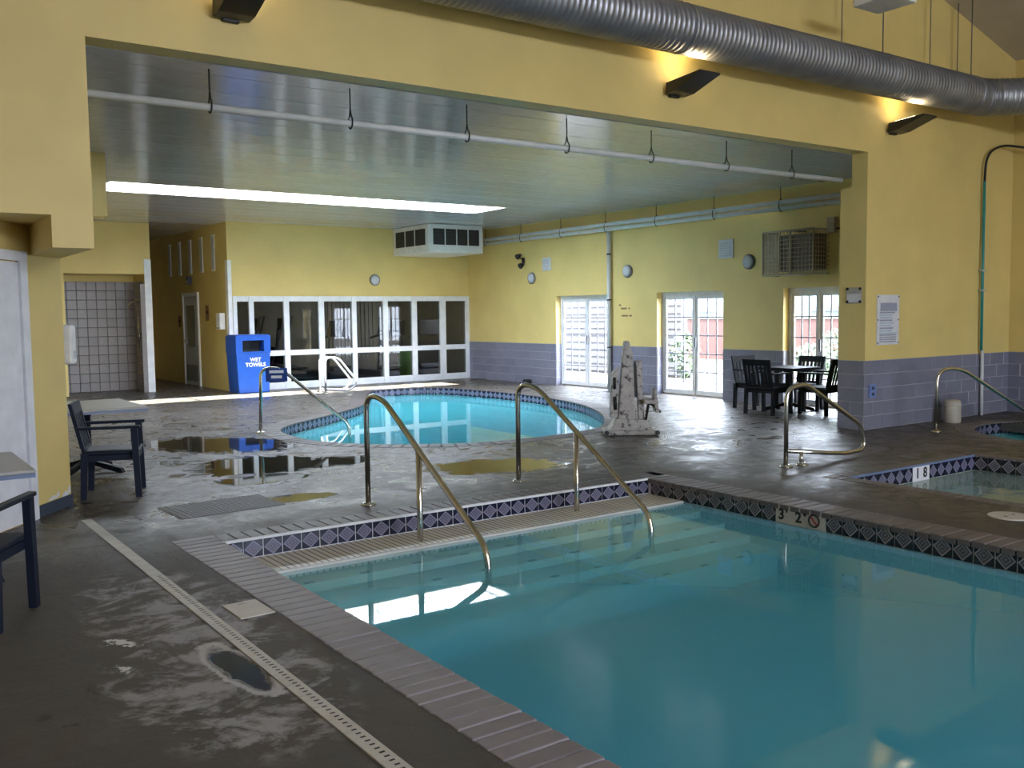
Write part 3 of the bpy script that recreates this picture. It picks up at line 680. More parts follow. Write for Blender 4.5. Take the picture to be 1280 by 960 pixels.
fr = rail('handrail', 'stainless handrail with a small blue sign at the curved far pool', (4.84, 13.02, 0), math.atan2(dv.y, dv.x), [('rail', [(0, 0, 0), (0.03, 0, 0.92), (0.3, 0, 0.92), (Ld - 0.03, 0, 0.1), (Ld, 0, -0.5)], [0, 0.16, 0.14, 0.1, 0])], feet=((0, 0, 0),))
rs = bx('rail_sign', 'bin_blue_dark', fr, 0.10, -0.03, 0.73, 0.40, -0.022, 0.92)
for k, w in enumerate((0.1, 0.075)): bx('print_bar', 'print_white', rs, 0.25 - w, -0.033, 0.85 - k * 0.075, 0.25 + w, -0.03, 0.89 - k * 0.075)
dr = thing('ladder_rails', 'pair of pale ladder grab rails at the far corner of the curved pool', 'handrail', (8.42, 18.72, 0))
for yy in (0.0, 0.28):
    MB().tube(smooth_path([(0, yy, 0), (0, yy, 0.76), (0.3, yy, 0.76), (0.76, yy, 0.2), (0.55, yy, 0.03), (0.02, yy, 0.08)], [0, .12, .12, .12, .1, 0]), 0.024, 10).build('rail', 'rail_pale', dr)
    MB().lathe([(0.06, 0), (0.06, 0.012), (0.03, 0.02)], 14, (0, yy, 0)).build('escutcheon', 'steel', dr)
rail('handrail', 'closed loop grab rail standing between the two pools', (8.08, 6.41, 0), 0, [('rail', [(0, 0, 0), (0, 0, 0.84), (0.32, 0, 0.86), (1.32, 0, 0.34), (1.40, 0, 0.06), (1.0, 0, 0.05), (0.01, 0, 0.17)], [0, .16, .1, .16, .2, .1, 0]), ('post', [(0.24, -0.02, 0), (0.24, -0.0, 0.145)], 0)], feet=((0, 0, 0), (0.24, -0.02, 0)))
rail('handrail', 'stainless handrail slanting down into the round spa', (11.91, 6.99, 0), math.atan2(-0.45, 1.95), [('rail', [(0, 0, 0), (0, 0, 0.84), (0.42, 0, 0.84), (1.95, 0, 0.05), (2.0, 0, -0.5)], [0, .2, .18, .1, 0])], feet=((0, 0, 0),))

# ------------------------------------------------------------------ near deck details
dg = thing('trench_drain', 'long pale slotted trench drain set into the deck left of the pool', 'drain', (1.585, 1.0, 0))
bx('channel', 'grout', dg, -0.042, -2.0, -0.01, 0.042, 7.3, 0.002)
for k in range(62):
    bx('grate', 'lid_beige', dg, -0.04, -2 + 0.15 * k, 0.002, 0.04, -2 + 0.15 * k + 0.146, 0.006)
slot = MB().box(-0.004, -0.006, 0.006, 0.018, 0.006, 0.0065).mesh('slot', 'print_black')
for k in range(120): link('slot', slot, dg, (0, 0.4 + k * 0.04, 0))
sk_ = thing('skimmer_lid', 'square off-white skimmer lid on the deck beside the brick coping', 'lid', (1.81, 5.15, 0), 0.02)
MB().box(-0.10, -0.15, 0, 0.10, 0.15, 0.008).bevel(0.003).build('lid', 'lid_beige', sk_); bx('finger_slot', 'grout', sk_, -0.02, 0.10, 0.008, 0.02, 0.115, 0.0085)
rl = thing('round_skimmer_lid', 'round cream skimmer lid on the deck between the pool and the square spa', 'lid', (7.48, 3.76, 0))
MB().lathe([(0.16, 0), (0.16, 0.006), (0.15, 0.01)], 28).build('lid', 'lid_beige', rl)
for s in (-1, 1): MB().lathe([(0.014, 0), (0.014, 0.002)], 10, (0.06 * s, 0, 0.010)).build('screw', 'rail_dark', rl)
mt_ = thing('floor_mat', 'pale textured floor mat lying in the chalky film by the pool end', 'mat', (2.66, 8.15, 0), 0.06)
bx('sheet', 'lid_beige', mt_, -0.46, -0.3, 0, 0.46, 0.3, 0.006); MATS['mat_grey'] = mat('mat_grey', (0.12, 0.115, 0.11), 0.5)
mt_.children[0].data.materials[0] = MATS['mat_grey']
mb = MB()
for i in range(22):
    for j in range(14): mb.cbox((-0.44 + i * 0.042, -0.28 + j * 0.043, 0.008), (0.03, 0.008, 0.005), None)
tag(mb.build('tread', 'mat_grey', mt_), kind='stuff')

# ------------------------------------------------------------------ furniture
def make_chair(m, label, loc, rz, group=None, z=0.0):
    # faces local +x
    c = thing('resin_chair', label, 'chair', loc, rz, group)
    MB().box(-0.24, -0.24, 0.40, 0.25, 0.24, 0.435).bevel(0.012).build('seat', m, c)
    bx('seat_apron', m, c, -0.22, -0.235, 0.345, 0.24, 0.235, 0.398)
    for sx, sy in ((1, 1), (1, -1), (-1, 1), (-1, -1)):
        x = 0.235 * sx; y = 0.26 * sy
        top = 0.64 if sx > 0 else 0.42
        MB().prism([(x - 0.026, 0.0), (x + 0.026, 0.0), (x + 0.03 - 0.02 * sx, top), (x - 0.03 - 0.02 * sx, top)], 'y', y - 0.022, y + 0.022).build('leg', m, c)
    for sy in (1, -1): MB().box(-0.27, 0.235 * sy - 0.0 if sy > 0 else -0.29, 0.64, 0.27, 0.29 if sy > 0 else -0.235, 0.668).bevel(0.008).build('armrest', m, c)
    bk = thing_part('backrest', c)
    tilt = lambda z: -0.22 - (z - 0.42) * 0.22
    def slab(y0, y1, z0, z1, th=0.026): return MB().prism([(tilt(z0) - th / 2, z0), (tilt(z0) + th / 2, z0), (tilt(z1) + th / 2, z1), (tilt(z1) - th / 2, z1)], 'y', y0, y1)
    slab(-0.26, 0.26, 0.78, 0.88, 0.032).build('top_rail', m, bk); slab(-0.25, 0.25, 0.42, 0.47).build('bottom_rail', m, bk)
    for sy in (1, -1): slab(0.225 * sy - 0.03, 0.225 * sy + 0.03, 0.47, 0.78, 0.034).build('back_post', m, bk)
    for k in range(5): slab(-0.155 + k * 0.0775 - 0.019, -0.155 + k * 0.0775 + 0.019, 0.47, 0.78, 0.018).build('slat', m, bk)
    return c
def thing_part(name, parent):
    o = bpy.data.objects.new(name, None); COL.objects.link(o); o.parent = parent; o.empty_display_size = 0.05; return o
def make_table(top_m, leg_m, label, loc, rz, sx, sy, edge_m):
    tb = thing('patio_table', label, 'table', loc, rz)
    MB().box(-sx / 2, -sy / 2, 0.70, sx / 2, sy / 2, 0.725).bevel(0.01).build('tabletop', top_m, tb)
    bx('edge_band', edge_m, tb, -sx / 2 + 0.005, -sy / 2 + 0.005, 0.675, sx / 2 - 0.005, sy / 2 - 0.005, 0.70)
    MB().lathe([(0.07, 0.06), (0.055, 0.15), (0.05, 0.6), (0.1, 0.675)], 16).build('pedestal', leg_m, tb)
    for k in range(4):
        a = k * PI / 2 + PI / 4
        MB().prism([(0.04, 0.09), (0.04, 0.14), (0.40, 0.05), (0.43, 0.0), (0.38, 0.0)], 'y', -0.028, 0.028).build('foot', leg_m, tb, (0, 0, 0), (0, 0, a))
    return tb
make_table('table_top', 'black_resin', 'grey topped pedestal table behind the splayed yellow wall', (2.13, 10.95, 0), 0.0, 1.0, 1.25, 'table_edge')
make_chair('navy_resin', 'dark navy resin armchair beside the splayed yellow wall', (2.06, 9.42, 0), -0.32)
make_table('table_top', 'navy_resin', 'grey topped table cut off by the left picture edge', (0.46, 6.95, 0), 0.0, 1.0, 1.0, 'table_edge')
make_chair('navy_resin', 'navy resin armchair cut off at the lower left picture edge', (0.50, 5.90, 0), 1.03)
make_table('black_resin', 'black_resin', 'black pedestal table among chairs before the right patio door', (12.68, 10.02, 0), 0.0, 0.72, 0.72, 'black_resin')
make_chair('black_resin', 'black chair with its slatted back towards the camera at the patio table', (12.10, 9.96, 0), 0.05, 'chairs at the black patio table')
make_chair('black_resin', 'black chair left of the patio table, seen from the side', (12.66, 10.68, 0), -PI / 2 - 0.1, 'chairs at the black patio table')
make_chair('black_resin', 'black chair right of the patio table, against the glass door', (12.72, 9.40, 0), PI / 2 + 0.1, 'chairs at the black patio table')
make_chair('black_resin', 'black chair behind the patio table with its back to the glass', (13.02, 10.05, 0), PI, 'chairs at the black patio table')

# blue towel bin
bn = thing('towel_bin', 'tall blue plastic towel bin with a square opening by the gym glass', 'bin', (7.33, 20.315, 0), 0.0)
MB().prism([(-0.34, 0.0), (0.34, 0.0), (0.38, 0.86), (-0.38, 0.86)], 'y', -0.32, 0.32).bevel(0.015).build('body', 'bin_blue', bn)
mb = MB().box(-0.385, -0.33, 0.86, -0.24, 0.33, 1.24).box(0.24, -0.33, 0.86, 0.385, 0.33, 1.24).box(-0.24, -0.33, 0.86, 0.24, 0.33, 0.895).box(-0.24, -0.33, 1.14, 0.24, 0.33, 1.24).box(-0.24, 0.25, 0.895, 0.24, 0.33, 1.14)
mb.build('hood', 'bin_blue', bn); bx('lid_top', 'bin_blue', bn, -0.36, -0.30, 1.24, 0.36, 0.30, 1.265, bevel=0.01)
bx('opening', 'print_black', bn, -0.24, -0.05, 0.896, 0.24, -0.04, 1.139)
lb = thing_part('lettering', bn)
for k, tx in enumerate(('WET', 'TOWELS')): link('letters', text_mesh('letters', tx, 0.115, 'print_white', 0.004), lb, (0.04, -0.328, 0.72 - k * 0.11), (PI / 2, 0, 0))

# pool lift under a speckled cover
pl = thing('pool_lift', 'beige speckled pool lift folded up beside the curved pool', 'pool lift', (8.73, 9.53, 0), -0.62)
MB().box(-0.37, -0.22, 0, 0.37, 0.22, 0.07).bevel(0.025).build('base', 'lift_cover', pl)
MB().prism([(-0.30, 0.07), (0.28, 0.07), (0.20, 0.20), (-0.20, 0.22)], 'y', -0.16, 0.16).build('base_housing', 'lift_cover', pl)
MB().prism([(-0.17, 0.2), (0.06, 0.2), (0.03, 1.08), (-0.02, 1.26), (-0.08, 1.26), (-0.11, 1.05)], 'y', -0.09, 0.09).bevel(0.012).build('mast', 'lift_cover', pl)
MB().prism([(-0.28, 0.24), (-0.18, 0.24), (-0.16, 0.92), (-0.26, 0.82)], 'y', -0.11, 0.07).bevel(0.01).build('side_cover', 'lift_cover', pl)
MB().prism([(0.11, 0.2), (0.19, 0.2), (0.15, 1.0), (0.07, 1.0)], 'y', -0.06, 0.06).bevel(0.01).build('lift_arm', 'lift_cover', pl)
MB().prism([(0.06, 0.5), (0.095, 0.5), (0.07, 0.95), (0.045, 0.98)], 'y', -0.04, 0.03).build('actuator', 'black_metal', pl)
st = MB().box(0.16, -0.2, 0.42, 0.36, 0.1, 0.48).bevel(0.015).build('seat', 'lift_cover', pl)
MB().prism([(0.32, 0.30), (0.37, 0.30), (0.33, 0.62), (0.29, 0.62)], 'y', -0.18, 0.08).bevel(0.01).build('seat_back', 'lift_cover', pl)
MB().tube(smooth_path([(0.2, -0.1, 0.2), (0.24, -0.1, 0.44), (0.40, -0.1, 0.30)], 0.06), 0.018, 8).build('arm_strut', 'black_metal', pl)
MB().tube([(-0.22, -0.115, 0.62), (-0.22, -0.115, 0.78)], 0.02, 8).build('grip', 'black_metal', pl); MB().tube([(-0.21, -0.115, 0.34), (-0.22, -0.115, 0.52)], 0.024, 8).build('grip', 'black_metal', pl)
for sx in (-0.34, 0.34): MB().lathe([(0.03, -0.02), (0.03, 0.02)], 12, mtx=Matrix.Translation((sx, -0.225, 0.04)) @ Matrix.Rotation(PI / 2, 4, 'X')).build('caster', 'black_metal', pl)

# ------------------------------------------------------------------ pipes and hangers
cp = thing('sprinkler_pipe', 'white sprinkler pipe hung just behind the opening under the low ceiling', 'pipe', (6.4, 8.12, 3.42))
MB().tube([(-4.78, 0, 0), (4.96, 0, 0)], 0.032, 12).build('pipe', 'pipe_white', cp)
for xw in (2.67, 3.97, 5.25, 6.53, 7.78, 9.05, 10.3):
    h = MB().tube([(xw - 6.4, 0, 0.13), (xw - 6.4, 0, 0.318)], 0.007, 6).build('hanger', 'hanger_black', cp)
    MB().tube([(xw - 6.4, 0.045 * math.sin(a), 0.012 + 0.06 * math.cos(a) + (0.06 if abs(a) < 0.01 or abs(a - 2 * PI) < .01 else 0)) for a in [2 * PI * k / 16 for k in range(17)]], 0.007, 6, False).build('hanger_loop', 'hanger_black', h)
wp = thing('wall_pipes', 'pair of white pipes running along the top of the patio door wall', 'pipe', (13.16, 14.5, 3.42))
for z_, x_ in ((0.055, 0.0), (-0.045, 0.02)):
    MB().tube([(x_, -6.3, z_), (x_, 6.1, z_)], 0.042, 10).build('pipe', 'pipe_white', wp)
for k in range(8):
    y_ = -5.4 + k * 1.5
    MB().tube([(0, y_, 0.09), (0, y_, 0.318)], 0.007, 6).build('hanger', 'hanger_black', wp)
    MB().tube([(0.055 * math.cos(a) + 0.01, y_, 0.005 + 0.105 * math.sin(a)) for a in [2 * PI * q / 14 for q in range(15)]], 0.007, 6, False).build('clamp', 'hanger_black', wp)
vp = thing('riser_pipe', 'vertical grey white pipe running down the wall behind the pool lift', 'pipe', (13.26, 15.12, 0))
MB().tube([(0, 0, 0.02), (0, 0, 3.33)], 0.04, 12).build('pipe', 'pipe_white', vp)
for z_ in (0.9, 1.9, 2.85): MB().tube([(0, 0, z_), (0, 0, z_ + 0.03)], 0.048, 12).build('clamp', 'hanger_black', vp)

# ------------------------------------------------------------------ ceiling unit, wall fittings
ac = thing('air_unit', 'white louvred air handling box under the ceiling in the far corner', 'air unit', (11.16, 18.95, 3.08))
MB().box(0, 0, 0.0, 1.5, 1.71, 0.655).bevel(0.02).build('case', 'unit_white', ac)
def grille(parent, x0, x1, y, z0, z1, n, rz=0.0, loc=(0, 0, 0)):
    g = MB().box(x0, y - 0.01, z0, x1, y, z1).build('grille', 'duct_black', parent, loc, (0, 0, rz))
    for k in range(1, n): bx('divider', 'unit_white', g, x0 + (x1 - x0) * k / n - 0.012, y - 0.02, z0, x0 + (x1 - x0) * k / n + 0.012, y - 0.01, z1)
    for k in range(1, 6): bx('louvre', 'gym_dark', g, x0, y - 0.016, z0 + (z1 - z0) * k / 6 - 0.006, x1, y - 0.01, z0 + (z1 - z0) * k / 6 + 0.006)
grille(ac, 0.12, 1.38, 0.0, 0.18, 0.55, 4); grille(ac, 0.15, 1.55, 0.0, 0.18, 0.55, 3, -PI / 2, (0.0, 1.70, 0))
def speaker(loc, rz, label):
    s = thing('wall_speaker', label, 'speaker', loc, rz, 'round wall speakers')
    R = Matrix.Rotation(PI / 2, 4, 'X')
    MB().lathe([(0.135, 0), (0.135, 0.03), (0.12, 0.045), (0.115, 0.05)], 24, mtx=R).build('rim', 'speaker_grey', s)
    MB().lathe([(0.112, 0.046), (0.112, 0.054), (0.06, 0.062), (0.01, 0.064)], 20, mtx=R).build('grille', 'vent_grey', s)
    return s
speaker((10.64, YG, 2.50), 0, 'round grey speaker on the far gym wall')
speaker((XR, 17.91, 2.47), -PI / 2, 'round grey speaker below the emergency floodlights')
speaker((XR, 14.60, 2.49), -PI / 2, 'round grey speaker right of the vertical pipe')
speaker((XR, 11.41, 2.52), -PI / 2, 'round grey speaker left of the caged wall heater')
def vent(y, z, w, h, label):
    v = thing('wall_vent', label, 'vent', (XR, y, z), -PI / 2, 'square wall vents')
    bx('frame', 'sign_white', v, -w / 2, -0.025, -h / 2, w / 2, 0, h / 2, bevel=0.004)
    for k in range(6): bx('slat', 'vent_grey', v, -w / 2 + 0.04, -0.034, -h / 2 + 0.035 + k * (h - 0.07) / 6, w / 2 - 0.04, -0.025, -h / 2 + 0.035 + (k + 0.6) * (h - 0.07) / 6)
vent(17.33, 2.77, 0.30, 0.30, 'small square white vent above the far patio door'); vent(11.95, 2.78, 0.34, 0.34, 'small square white vent above the middle patio door')
em = thing('emergency_light', 'black twin head emergency floodlight high on the wall', 'lamp', (XR, 18.22, 2.9), -PI / 2)
bx('bracket', 'black_metal', em, -0.03, -0.05, -0.06, 0.03, 0, 0.06)
for p_ in ((-0.06, -0.12, 0.10), (0.05, -0.12, -0.12)):
    MB().lathe([(0.03, -0.08), (0.06, 0.0), (0.07, 0.05), (0.065, 0.055)], 16, mtx=Matrix.Translation(p_) @ Matrix.Rotation(PI / 2 + 0.5, 4, 'X')).build('lamp_head', 'black_metal', em)
    MB().tube([(0, -0.03, 0), p_], 0.012, 8).build('lamp_arm', 'black_metal', em)
bb = thing('floor_box', 'small black box at the foot of the patio door wall', 'box', (13.22, 18.0, 0)); bx('body', 'black_metal', bb, -0.06, -0.1, 0, 0.06, 0.1, 0.09, bevel=0.01); bx('cap', 'dark_plastic', bb, -0.05, -0.06, 0.09, 0.05, 0.06, 0.105)
# caged heater
ht = thing('caged_heater', 'wall heater inside a tan wire cage above the right patio door', 'heater', (XR, 10.2, 2.6))
MB().box(-0.38, -0.40, -0.30, -0.005, 0.36, 0.30).bevel(0.01).build('heater_body', 'heater_dark', ht)
mb = MB(); CX0, CX1, CYa, CYb, CZ0, CZ1 = -0.42, -0.005, -0.46, 0.56, -0.36, 0.36
fm = MB()
for y_ in (CYa, 0.0, CYb):
    for z_ in (CZ0, CZ1): fm.tube([(CX0, y_, z_), (CX1, y_, z_)], 0.014, 6)
    fm.tube([(CX0, y_, CZ0), (CX0, y_, CZ1)], 0.018, 6)
for z_ in (CZ0, CZ1): fm.tube([(CX0, CYa, z_), (CX0, CYb, z_)], 0.018, 6)
bx('guard_panel', 'cage_tan', ht, CX0 + 0.004, 0.22, CZ0 + 0.03, CX0 + 0.01, 0.54, CZ1 - 0.03)
fm.build('cage_frame', 'cage_tan', ht)
for k in range(1, 14): mb.tube([(CX0, CYa + (CYb - CYa) * k / 14, CZ0), (CX0, CYa + (CYb - CYa) * k / 14, CZ1)], 0.006, 5)
for k in range(1, 10):
    z_ = CZ0 + (CZ1 - CZ0) * k / 10; mb.tube([(CX0, CYa, z_), (CX0, CYb, z_)], 0.006, 5); mb.tube([(CX0, CYa, z_), (CX1, CYa, z_)], 0.006, 5)
for k in range(1, 6): mb.tube([(CX0 + 0.07 * k, CYa, CZ0), (CX0 + 0.07 * k, CYa, CZ1)], 0.006, 5)
tag(mb.build('cage_wires', 'cage_tan', ht), kind='stuff')
bx('conduit_box', 'cage_tan', ht, -0.1, -0.62, 0.30, -0.004, -0.48, 0.55); MB().tube([(-0.05, -0.5, 0.36), (-0.05, -1.6, 0.36)], 0.012, 6).build('conduit', 'hanger_black', ht)
# red lettering stain on wall
wl = thing('wall_notice', 'faint worn red brown lettering on the wall right of the vertical pipe', 'notice', (XR, 14.62, 1.65), -PI / 2)
for z_, segs_ in ((0.13, ((-0.26, -0.2),)), (0.06, ((-0.2, -0.02), (0.03, 0.07))), (-0.09, ((-0.18, 0.02), (0.05, 0.13)))):
    for a, c in segs_: bx('worn_stroke', 'print_brown', wl, a, -0.0025, z_, c, -0.0005, z_ + 0.035)
# signs by the opening
sg = thing('rules_poster', 'tall white rules poster on the yellow wall right of the opening', 'poster', (11.88, YH, 1.5))
MB().box(-0.26, -0.014, -0.345, 0.26, 0, 0.345).bevel(0.003).build('board', 'sign_white', sg)
bx('print_block', 'print_grey', sg, -0.19, -0.0155, 0.12, 0.2, -0.014, 0.235)
for k in range(9): bx('print_line', 'print_bluegrey' if k % 3 else 'print_grey', sg, -0.2, -0.0155, 0.09 - k * 0.036, random.uniform(0.05, 0.21), -0.014, 0.112 - k * 0.036)
for k in range(4): bx('print_line', 'print_grey', sg, -0.2, -0.0155, -0.31 + k * 0.03, 0.19, -0.014, -0.292 + k * 0.03)
for x_ in (-0.24, 0.24):
    for z_ in (-0.32, 0.0, 0.32): MB().lathe([(0.012, 0), (0.012, 0.006)], 8, mtx=Matrix.Translation((x_, -0.014, z_)) @ Matrix.Rotation(PI / 2, 4, 'X')).build('screw', 'rail_dark', sg)
s2 = thing('small_sign', 'small white sign with four dark screws on the pier of the opening', 'sign', (11.372, 7.90, 1.84), -PI / 2)
MB().box(-0.12, -0.01, -0.11, 0.12, 0, 0.11).bevel(0.002).build('board', 'filter_beige', s2)
bx('print_panel', 'sign_white', s2, -0.11, -0.012, -0.095, 0.11, -0.01, 0.02); bx('print_line', 'print_grey', s2, -0.06, -0.012, 0.035, 0.06, -0.01, 0.055)
for x_ in (-0.1, 0.1):
    for z_ in (-0.085, 0.09): MB().lathe([(0.02, 0), (0.02, 0.012)], 8, mtx=Matrix.Translation((x_, -0.008, z_)) @ Matrix.Rotation(PI / 2, 4, 'X')).build('screw', 'print_black', s2)
ol = thing('outlet_cover', 'blue grey outlet cover on the block wainscot by the pier', 'outlet', (11.52, YH - 0.0145, 0.53)); MB().box(-0.075, -0.02, -0.09, 0.075, 0, 0.09).bevel(0.006).build('plate', 'outlet_blue', ol)
for z_ in (-0.04, 0.04): bx('socket', 'baseboard_navy', ol, -0.03, -0.024, z_ - 0.02, 0.03, -0.02, z_ + 0.02)
fc = thing('filter_canister', 'beige cylinder standing at the block wall beside the round spa', 'canister', (13.05, 7.42, 0)); MB().lathe([(0.11, 0), (0.12, 0.02), (0.12, 0.30), (0.10, 0.33), (0.03, 0.34)], 20).build('body', 'filter_beige', fc); MB().lathe([(0.124, 0.25), (0.124, 0.265)], 20).build('band', 'lid_beige', fc)
hs = thing('water_hose', 'teal hose climbing the yellow wall and arching over at the top right', 'hose', (14.25, YH - 0.06, 0))
MB().tube([(0.0, 0, 1.0), (-0.01, 0, 2.2), (-0.02, 0, 3.55)], 0.022, 8).build('hose', 'hose_teal', hs)
MB().tube(smooth_path([(-0.02, 0, 3.55), (0.0, -0.01, 3.95), (0.35, -0.03, 4.12), (0.75, -0.12, 4.12), (0.86, -0.7, 3.95), (0.86, -1.0, 3.3)], 0.25, 8), 0.018, 8).build('hose_arch', 'hanger_black', hs)
MB().tube([(0.05, 0, 0.0), (0.03, 0, 1.0)], 0.026, 8).build('pipe', 'pipe_white', hs)
for z_ in (1.9, 2.2): bx('clip', 'hose_grey', hs, -0.06, -0.03, z_, 0.04, 0.03, z_ + 0.03)
# soap dispenser on the splayed wall end, corridor fittings
sd = thing('soap_dispenser', 'white dispenser on the edge of the splayed yellow wall', 'dispenser', (1.66, 9.13, 1.25), ang); MB().box(-0.03, -0.05, 0, 0.06, 0.08, 0.35).bevel(0.02).build('case', 'white_paint', sd); bx('window', 'vent_grey', sd, -0.005, -0.053, 0.05, 0.035, -0.05, 0.12)
hd = thing('towel_dispenser', 'white dispenser on the corridor corner beside the blue bin', 'dispenser', (7.045, 21.05, 1.38), -PI / 2); MB().box(-0.14, -0.12, 0, 0.14, 0, 0.36).bevel(0.015).build('case', 'white_paint', hd); bx('slot', 'rail_dark', hd, -0.1, -0.123, 0.02, 0.1, -0.12, 0.04)
for y_, z_, w, h, lab in ((22.15, 1.75, 0.24, 0.36, 'brown framed notice in the corridor right of the door'), (24.35, 1.55, 0.2, 0.28, 'dark red notice in the corridor left of the door')):
    q = thing('corridor_notice', lab, 'notice', (7.059, y_, z_), -PI / 2); bx('board', 'print_brown', q, -w / 2, -0.015, -h / 2, w / 2, 0, h / 2); bx('print_line', 'fence_red', q, -w / 3, -0.017, -0.02, w / 3, -0.015, 0.05)
ex = thing('corridor_lamp', 'small dark wall lamp above the corridor door', 'lamp', (7.059, 23.35, 2.45), -PI / 2); bx('body', 'dark_plastic', ex, -0.08, -0.1, 0, 0.08, 0, 0.2, bevel=0.01); bx('lens', 'filter_beige', ex, -0.06, -0.105, 0.03, 0.06, -0.1, 0.1)
# shower fittings
def shower(loc, rz, label, bar):
    s = thing('shower_head', label, 'shower head', loc, rz, 'shower heads'); MB().tube(smooth_path([(0, 0, 0), (0, -0.12, 0.03), (0, -0.2, -0.02)], 0.05), 0.014, 8).build('arm', 'chrome', s)
    MB().lathe([(0.015, 0.03), (0.05, 0.0), (0.05, -0.012)], 14, (0, -0.21, -0.04)).build('head', 'chrome', s)
    if bar: MB().tube([(0.02, -0.04, -0.05), (0.02, -0.04, -1.0)], 0.013, 8).build('slide_bar', 'chrome', s); MB().lathe([(0.05, -0.01), (0.05, 0.03)], 14, mtx=Matrix.Translation((0.02, -0.02, -0.75)) @ Matrix.Rotation(PI / 2, 4, 'X')).build('valve', 'chrome', s)
shower((4.1, 22.88, 2.12), 0.0, 'chrome shower head on the left of the tiled recess', False)
shower((5.60, 22.4, 2.0), -PI / 2, 'chrome shower head with slide bar on the right of the tiled recess', True)

# ------------------------------------------------------------------ duct, uplights
dc = thing('spiral_duct', 'large grey spiral air duct hanging along the yellow header wall', 'duct', (9, 7.33, 4.64))
path = [(-6.5, 0, 0), (4.15, 0, 0)]
R_ = 0.25
n = 150; pts, rad = [], []
def duct_run(path, name):
    P_ = [Vector(p) for p in path]; L = [(P_[i + 1] - P_[i]).length for i in range(len(P_) - 1)]; tot = sum(L); pts = []; rad = []
    k = int(tot / 0.07)
    for i in range(k + 1):
        for off, dr_ in ((-0.008, 0.0), (0.0, 0.011), (0.008, 0.0)):
            s = min(max(tot * i / k + off, 0.0), tot - 1e-6)
            if pts and s <= last: continue
            last = s; j = 0
            while s > L[j]: s -= L[j]; j += 1
            pts.append(P_[j] + (P_[j + 1] - P_[j]) * (s / L[j])); rad.append(R_ + dr_)
    MB().tube(pts, rad, 32).build(name, 'duct_metal', dc)
duct_run(path, 'straight_run')
MB().tube([(4.10, 0, 0), (4.20, 0, 0)], R_ + 0.012, 32).build('coupling', 'duct_metal', dc)
duct_run(smooth_path([(4.16, 0, 0), (4.5, 0, 0), (6.1, -1.35, 0)], 0.6, 14), 'elbow_run')
for xx in (-1.55, 2.05, 4.15):
    MB().tube([(xx, -0.02, R_), (xx, -0.02, roof_z(9 + xx) - 4.64)], 0.008, 6).build('hanger_rod', 'rail_dark', dc)
    MB().tube([(xx, (R_ + 0.006) * math.cos(a), (R_ + 0.006) * math.sin(a)) for a in [2 * PI * q / 32 for q in range(33)]], 0.009, 5, False).build('strap', 'duct_metal', dc)
for xx in (1.6, 3.6, 4.3): MB().tube([(xx, 0.27, R_ - 0.1), (xx, 0.27, roof_z(9 + xx) - 4.64)], 0.007, 6).build('hanger_rod', 'rail_dark', dc)
def uplight(x, label):
    u = thing('wall_uplight', label, 'wall lamp', (x, YH, 4.10), 0, 'wall uplights along the header')
    bx('mount', 'black_metal', u, -0.07, -0.05, -0.08, 0.07, 0, 0.07, bevel=0.008)
    MB().prism([(-0.04, -0.06), (-0.05, 0.06), (-0.56, 0.10), (-0.57, 0.08), (-0.18, -0.05)], 'x', -0.15, 0.15).build('housing', 'black_metal', u)
    bx('lens', 'lamp_lens', u, -0.11, -0.42, 0.06, 0.11, -0.12, 0.062, rot=(-0.08, 0, 0), loc=(0, 0, 0.006))
    l = light('uplight_lamp', 'SPOT', (0, -0.33, 0.13), 34.0, (1.0, 0.76, 0.38), None, spot_size=2.5, spot_blend=1.0, shadow_soft_size=0.06)
    l.parent = u; l.rotation_euler = (PI - 0.15, 0, 0)
uplight(7.72, 'black wall uplight below the duct, middle of the header'); uplight(11.9, 'black wall uplight right of the opening'); uplight(2.72, 'black wall uplight at the top left picture edge')
hg = thing('hanging_fixture', 'white hanging light fixture cut off by the top picture edge', 'lamp', (10.0, 6.6, 5.13)); MB().box(-0.24, -0.25, 0, 0.24, 0.25, 0.1).bevel(0.01).build('case', 'light_frame', hg)
for y_ in (-0.2, 0.2): MB().tube([(0, y_, 0.1), (0, y_, roof_z(10.0) - 5.13)], 0.006, 6).build('wire', 'rail_dark', hg)

# ------------------------------------------------------------------ gym room beyond the glass
struct(MB().box(7.2, YG + 0.15, 0.0, 14.0, 25.5, 0.012).build('floor_gym', 'gym_carpet'), 'dark carpet of the gym room', 'floor')
struct(MB().box(7.2, 25.5, 0, 14.0, 25.6, ZC).box(13.9, YG + 0.2, 0, 14.0, 25.5, ZC).build('wall_gym_rear', 'gym_wall'), 'beige rear wall of the gym room', 'wall')
struct(MB().box(7.2, YG + 0.15, 2.75, 13.9, 25.5, 2.8).build('ceiling_gym', 'white_paint'), 'white ceiling of the gym room', 'ceiling')
gl = thing('gym_fill_panel', 'glowing fill panel added to brighten the gym room', 'lamp', (10.4, 23.2, 2.71)); bx('glow_panel', 'gym_fill_glow', gl, -0.6, -0.3, 0, 0.6, 0.3, 0.02); bx('frame', 'light_frame', gl, -0.64, -0.34, 0.02, 0.64, 0.34, 0.04)  # added fill light: a glowing panel that lifts the dim gym interior
bl = thing('vertical_blind', 'pale vertical blinds on the rear wall of the gym', 'blind', (12.2, 25.42, 0.4))
for k in range(14): bx('slat', 'blind', bl, -0.9 + k * 0.13, -0.02, 0, -0.9 + k * 0.13 + 0.1, 0.02, 2.0, rot=(0, 0, 0))
